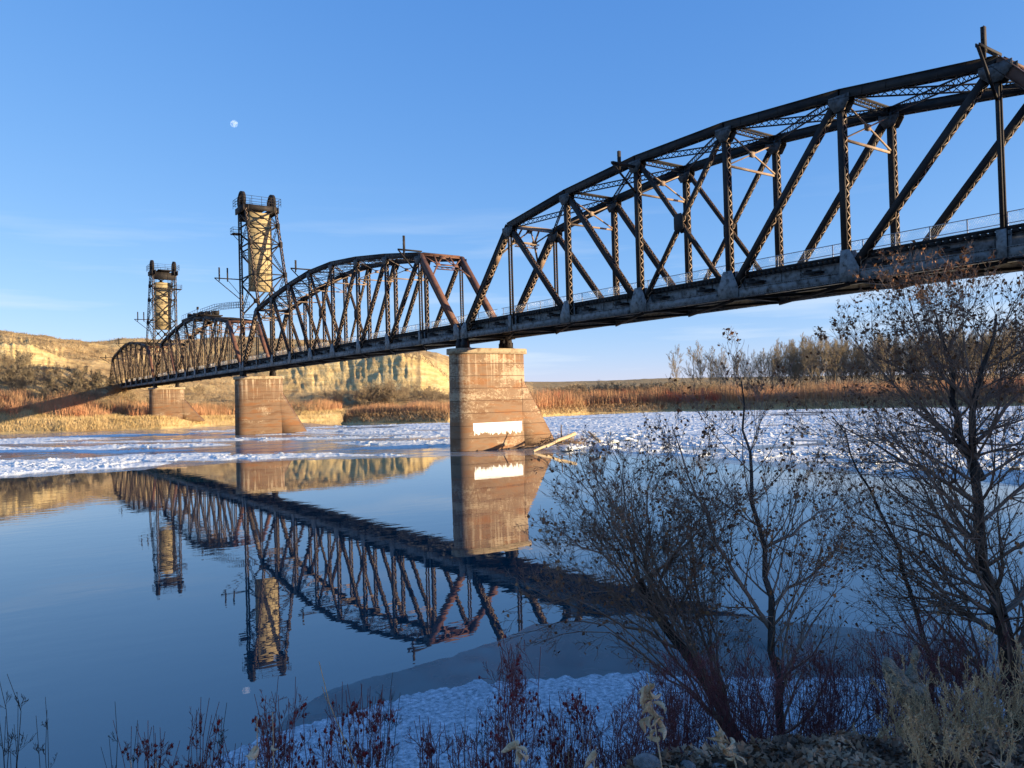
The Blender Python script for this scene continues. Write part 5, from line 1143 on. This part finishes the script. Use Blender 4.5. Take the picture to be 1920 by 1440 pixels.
# crumpled pale bag snagged on the twigs
nb = 46; V = []; c = at(1700, 1288, 5.2); rtv = RT; upv = np.array([0, 0, 1.0]); fwv = np.array([FW[0], FW[1], 0])
gq = random.Random(4); mbb = MB(); nU, nV = 40, 28
for i in range(nU):
    for j in range(nV):
        u = i/(nU-1)*2-1; th = j/(nV-1)*2*math.pi
        wdt = 0.115*(max(0.0, 1-abs(u)**2.6))**0.5*(1.0-0.35*u); f1 = float(fbm(np.array([u*2.2+3]), np.array([math.cos(th)*1.4+math.sin(th)*0.9+5]), 4, 3)[0]-0.5)
        rr = wdt*(1+1.1*f1); V.append(c+rtv*(u*0.15+0.02*f1)+upv*(-0.10*u+rr*math.sin(th)*0.85-0.03*math.cos(3*u))+fwv*(rr*math.cos(th)*0.6))
f = [[i*nV+j, i*nV+(j+1) % nV, (i+1)*nV+(j+1) % nV, (i+1)*nV+j] for i in range(nU-1) for j in range(nV-1)]
mbb.add(V, f)
MT['bag'] = mat('dull_film', [(0.26, 0.19, 0.125), (0.46, 0.36, 0.25)], 12, 0.6, bump=0.8, bscale=30)
rt_ = empty('crumpled_bag', tuple(c), 'crumpled pale grey brown bag snagged on twigs above the tan weeds', 'bag'); mbb.build('film', MT['bag'], rt_, smooth=True)
mb = MB(); mb.tubes(np.array([c+upv*0.05+rtv*0.03, c+upv*0.15+rtv*0.05, c+upv*0.22+rtv*0.07]), np.array([c+upv*0.15+rtv*0.05, c+upv*0.22+rtv*0.07, c+upv*0.27+rtv*0.065]), np.array([0.05, 0.02, 0.028]), np.array([0.02, 0.028, 0.008]), 9); mb.build('knot', MT['bag'], rt_, smooth=True)
# leaf litter and small stones on the bank
n = 70000; gq = np.random.default_rng(8); X = gq.uniform(67, 79, n); Y = gq.uniform(-48.5, -36, n); q_ = gq.uniform(900, 2200, 30000); D_ = gq.uniform(2.8, 5.6, 30000); w_ = CAMP[None, :2]+dirx(q_)*D_[:, None]; X[:30000] = w_[:, 0]; Y[:30000] = w_[:, 1]; Z = bank_z(X[:, None], Y[:, None])[:, 0]; P = np.stack([X, Y, Z+0.02], 1); k_ = (Z > 0.5); P = P[k_]
dd = np.linalg.norm(P[:, :2]-CAMP[:2], axis=1); P = P[dd > 1.2]; n = len(P)
d = gq.normal(size=(n, 3)); d[:, 2] = np.abs(d[:, 2])*0.35; d /= np.linalg.norm(d, axis=1, keepdims=True); x = np.cross(d, gq.normal(size=(n, 3))*[0.4, 0.4, 1]+[0, 0, 1.0]); x /= np.linalg.norm(x, axis=1, keepdims=True); nn = np.cross(x, d); L_ = gq.uniform(0.016, 0.046, (n, 1)); wv = L_*0.36
V = np.stack([P, P+d*L_*0.45+x*wv+nn*wv*gq.uniform(-.2, .9, (n, 1)), P+d*L_+nn*L_*gq.uniform(-0.2, 0.5, (n, 1)), P+d*L_*0.45-x*wv+nn*wv*gq.uniform(-.2, .9, (n, 1))], 1).reshape(-1, 3); i = np.arange(n)[:, None]*4
mb = MB(); mb.add(V, None, np.concatenate([i+np.array([0, 1, 2]), i+np.array([0, 2, 3])])); tag(mb.build('leaf_litter', mat('litter', [(0.10, 0.06, 0.04), (0.28, 0.155, 0.085), (0.52, 0.34, 0.21)], 5, 0.9, thr=(0.38, 0.66))), 'brown and grey fallen leaves covering the near bank', kind='stuff')
for k, (x, y, r0) in enumerate(((1215, 1432, 0.055), (1290, 1436, 0.03), (1350, 1440, 0.028))):
    c = at(x, y, 3.6); V = []; nU, nV = 14, 18; gs = random.Random(k)
    for i in range(nU+1):
        for j in range(nV): th = math.pi*i/nU; ph = 2*math.pi*j/nV; q = r0*(1+0.35*float(fbm(np.array([math.cos(ph)*math.sin(th)*1.5+k*3+4]), np.array([math.sin(ph)*math.sin(th)*1.5+math.cos(th)+4]), 3, 5)[0]-0.5)); V.append(c+np.array([q*1.3*math.sin(th)*math.cos(ph), q*1.1*math.sin(th)*math.sin(ph), q*0.7*math.cos(th)]))
    f = [[i*nV+j, (i+1)*nV+j, (i+1)*nV+(j+1) % nV, i*nV+(j+1) % nV] for i in range(nU) for j in range(nV)]
    mb = MB(); mb.add(V, f); tag(mb.build('stone', mat('pale_stone', [(0.16, 0.145, 0.13), (0.34, 0.31, 0.28)], 20, 0.9, bump=0.6), smooth=True), ('largest pale stone on the bank edge right of centre', 'small stone beside the largest pale one', 'smallest stone, right of the other two')[k], 'stone', 'stones on the bank edge')
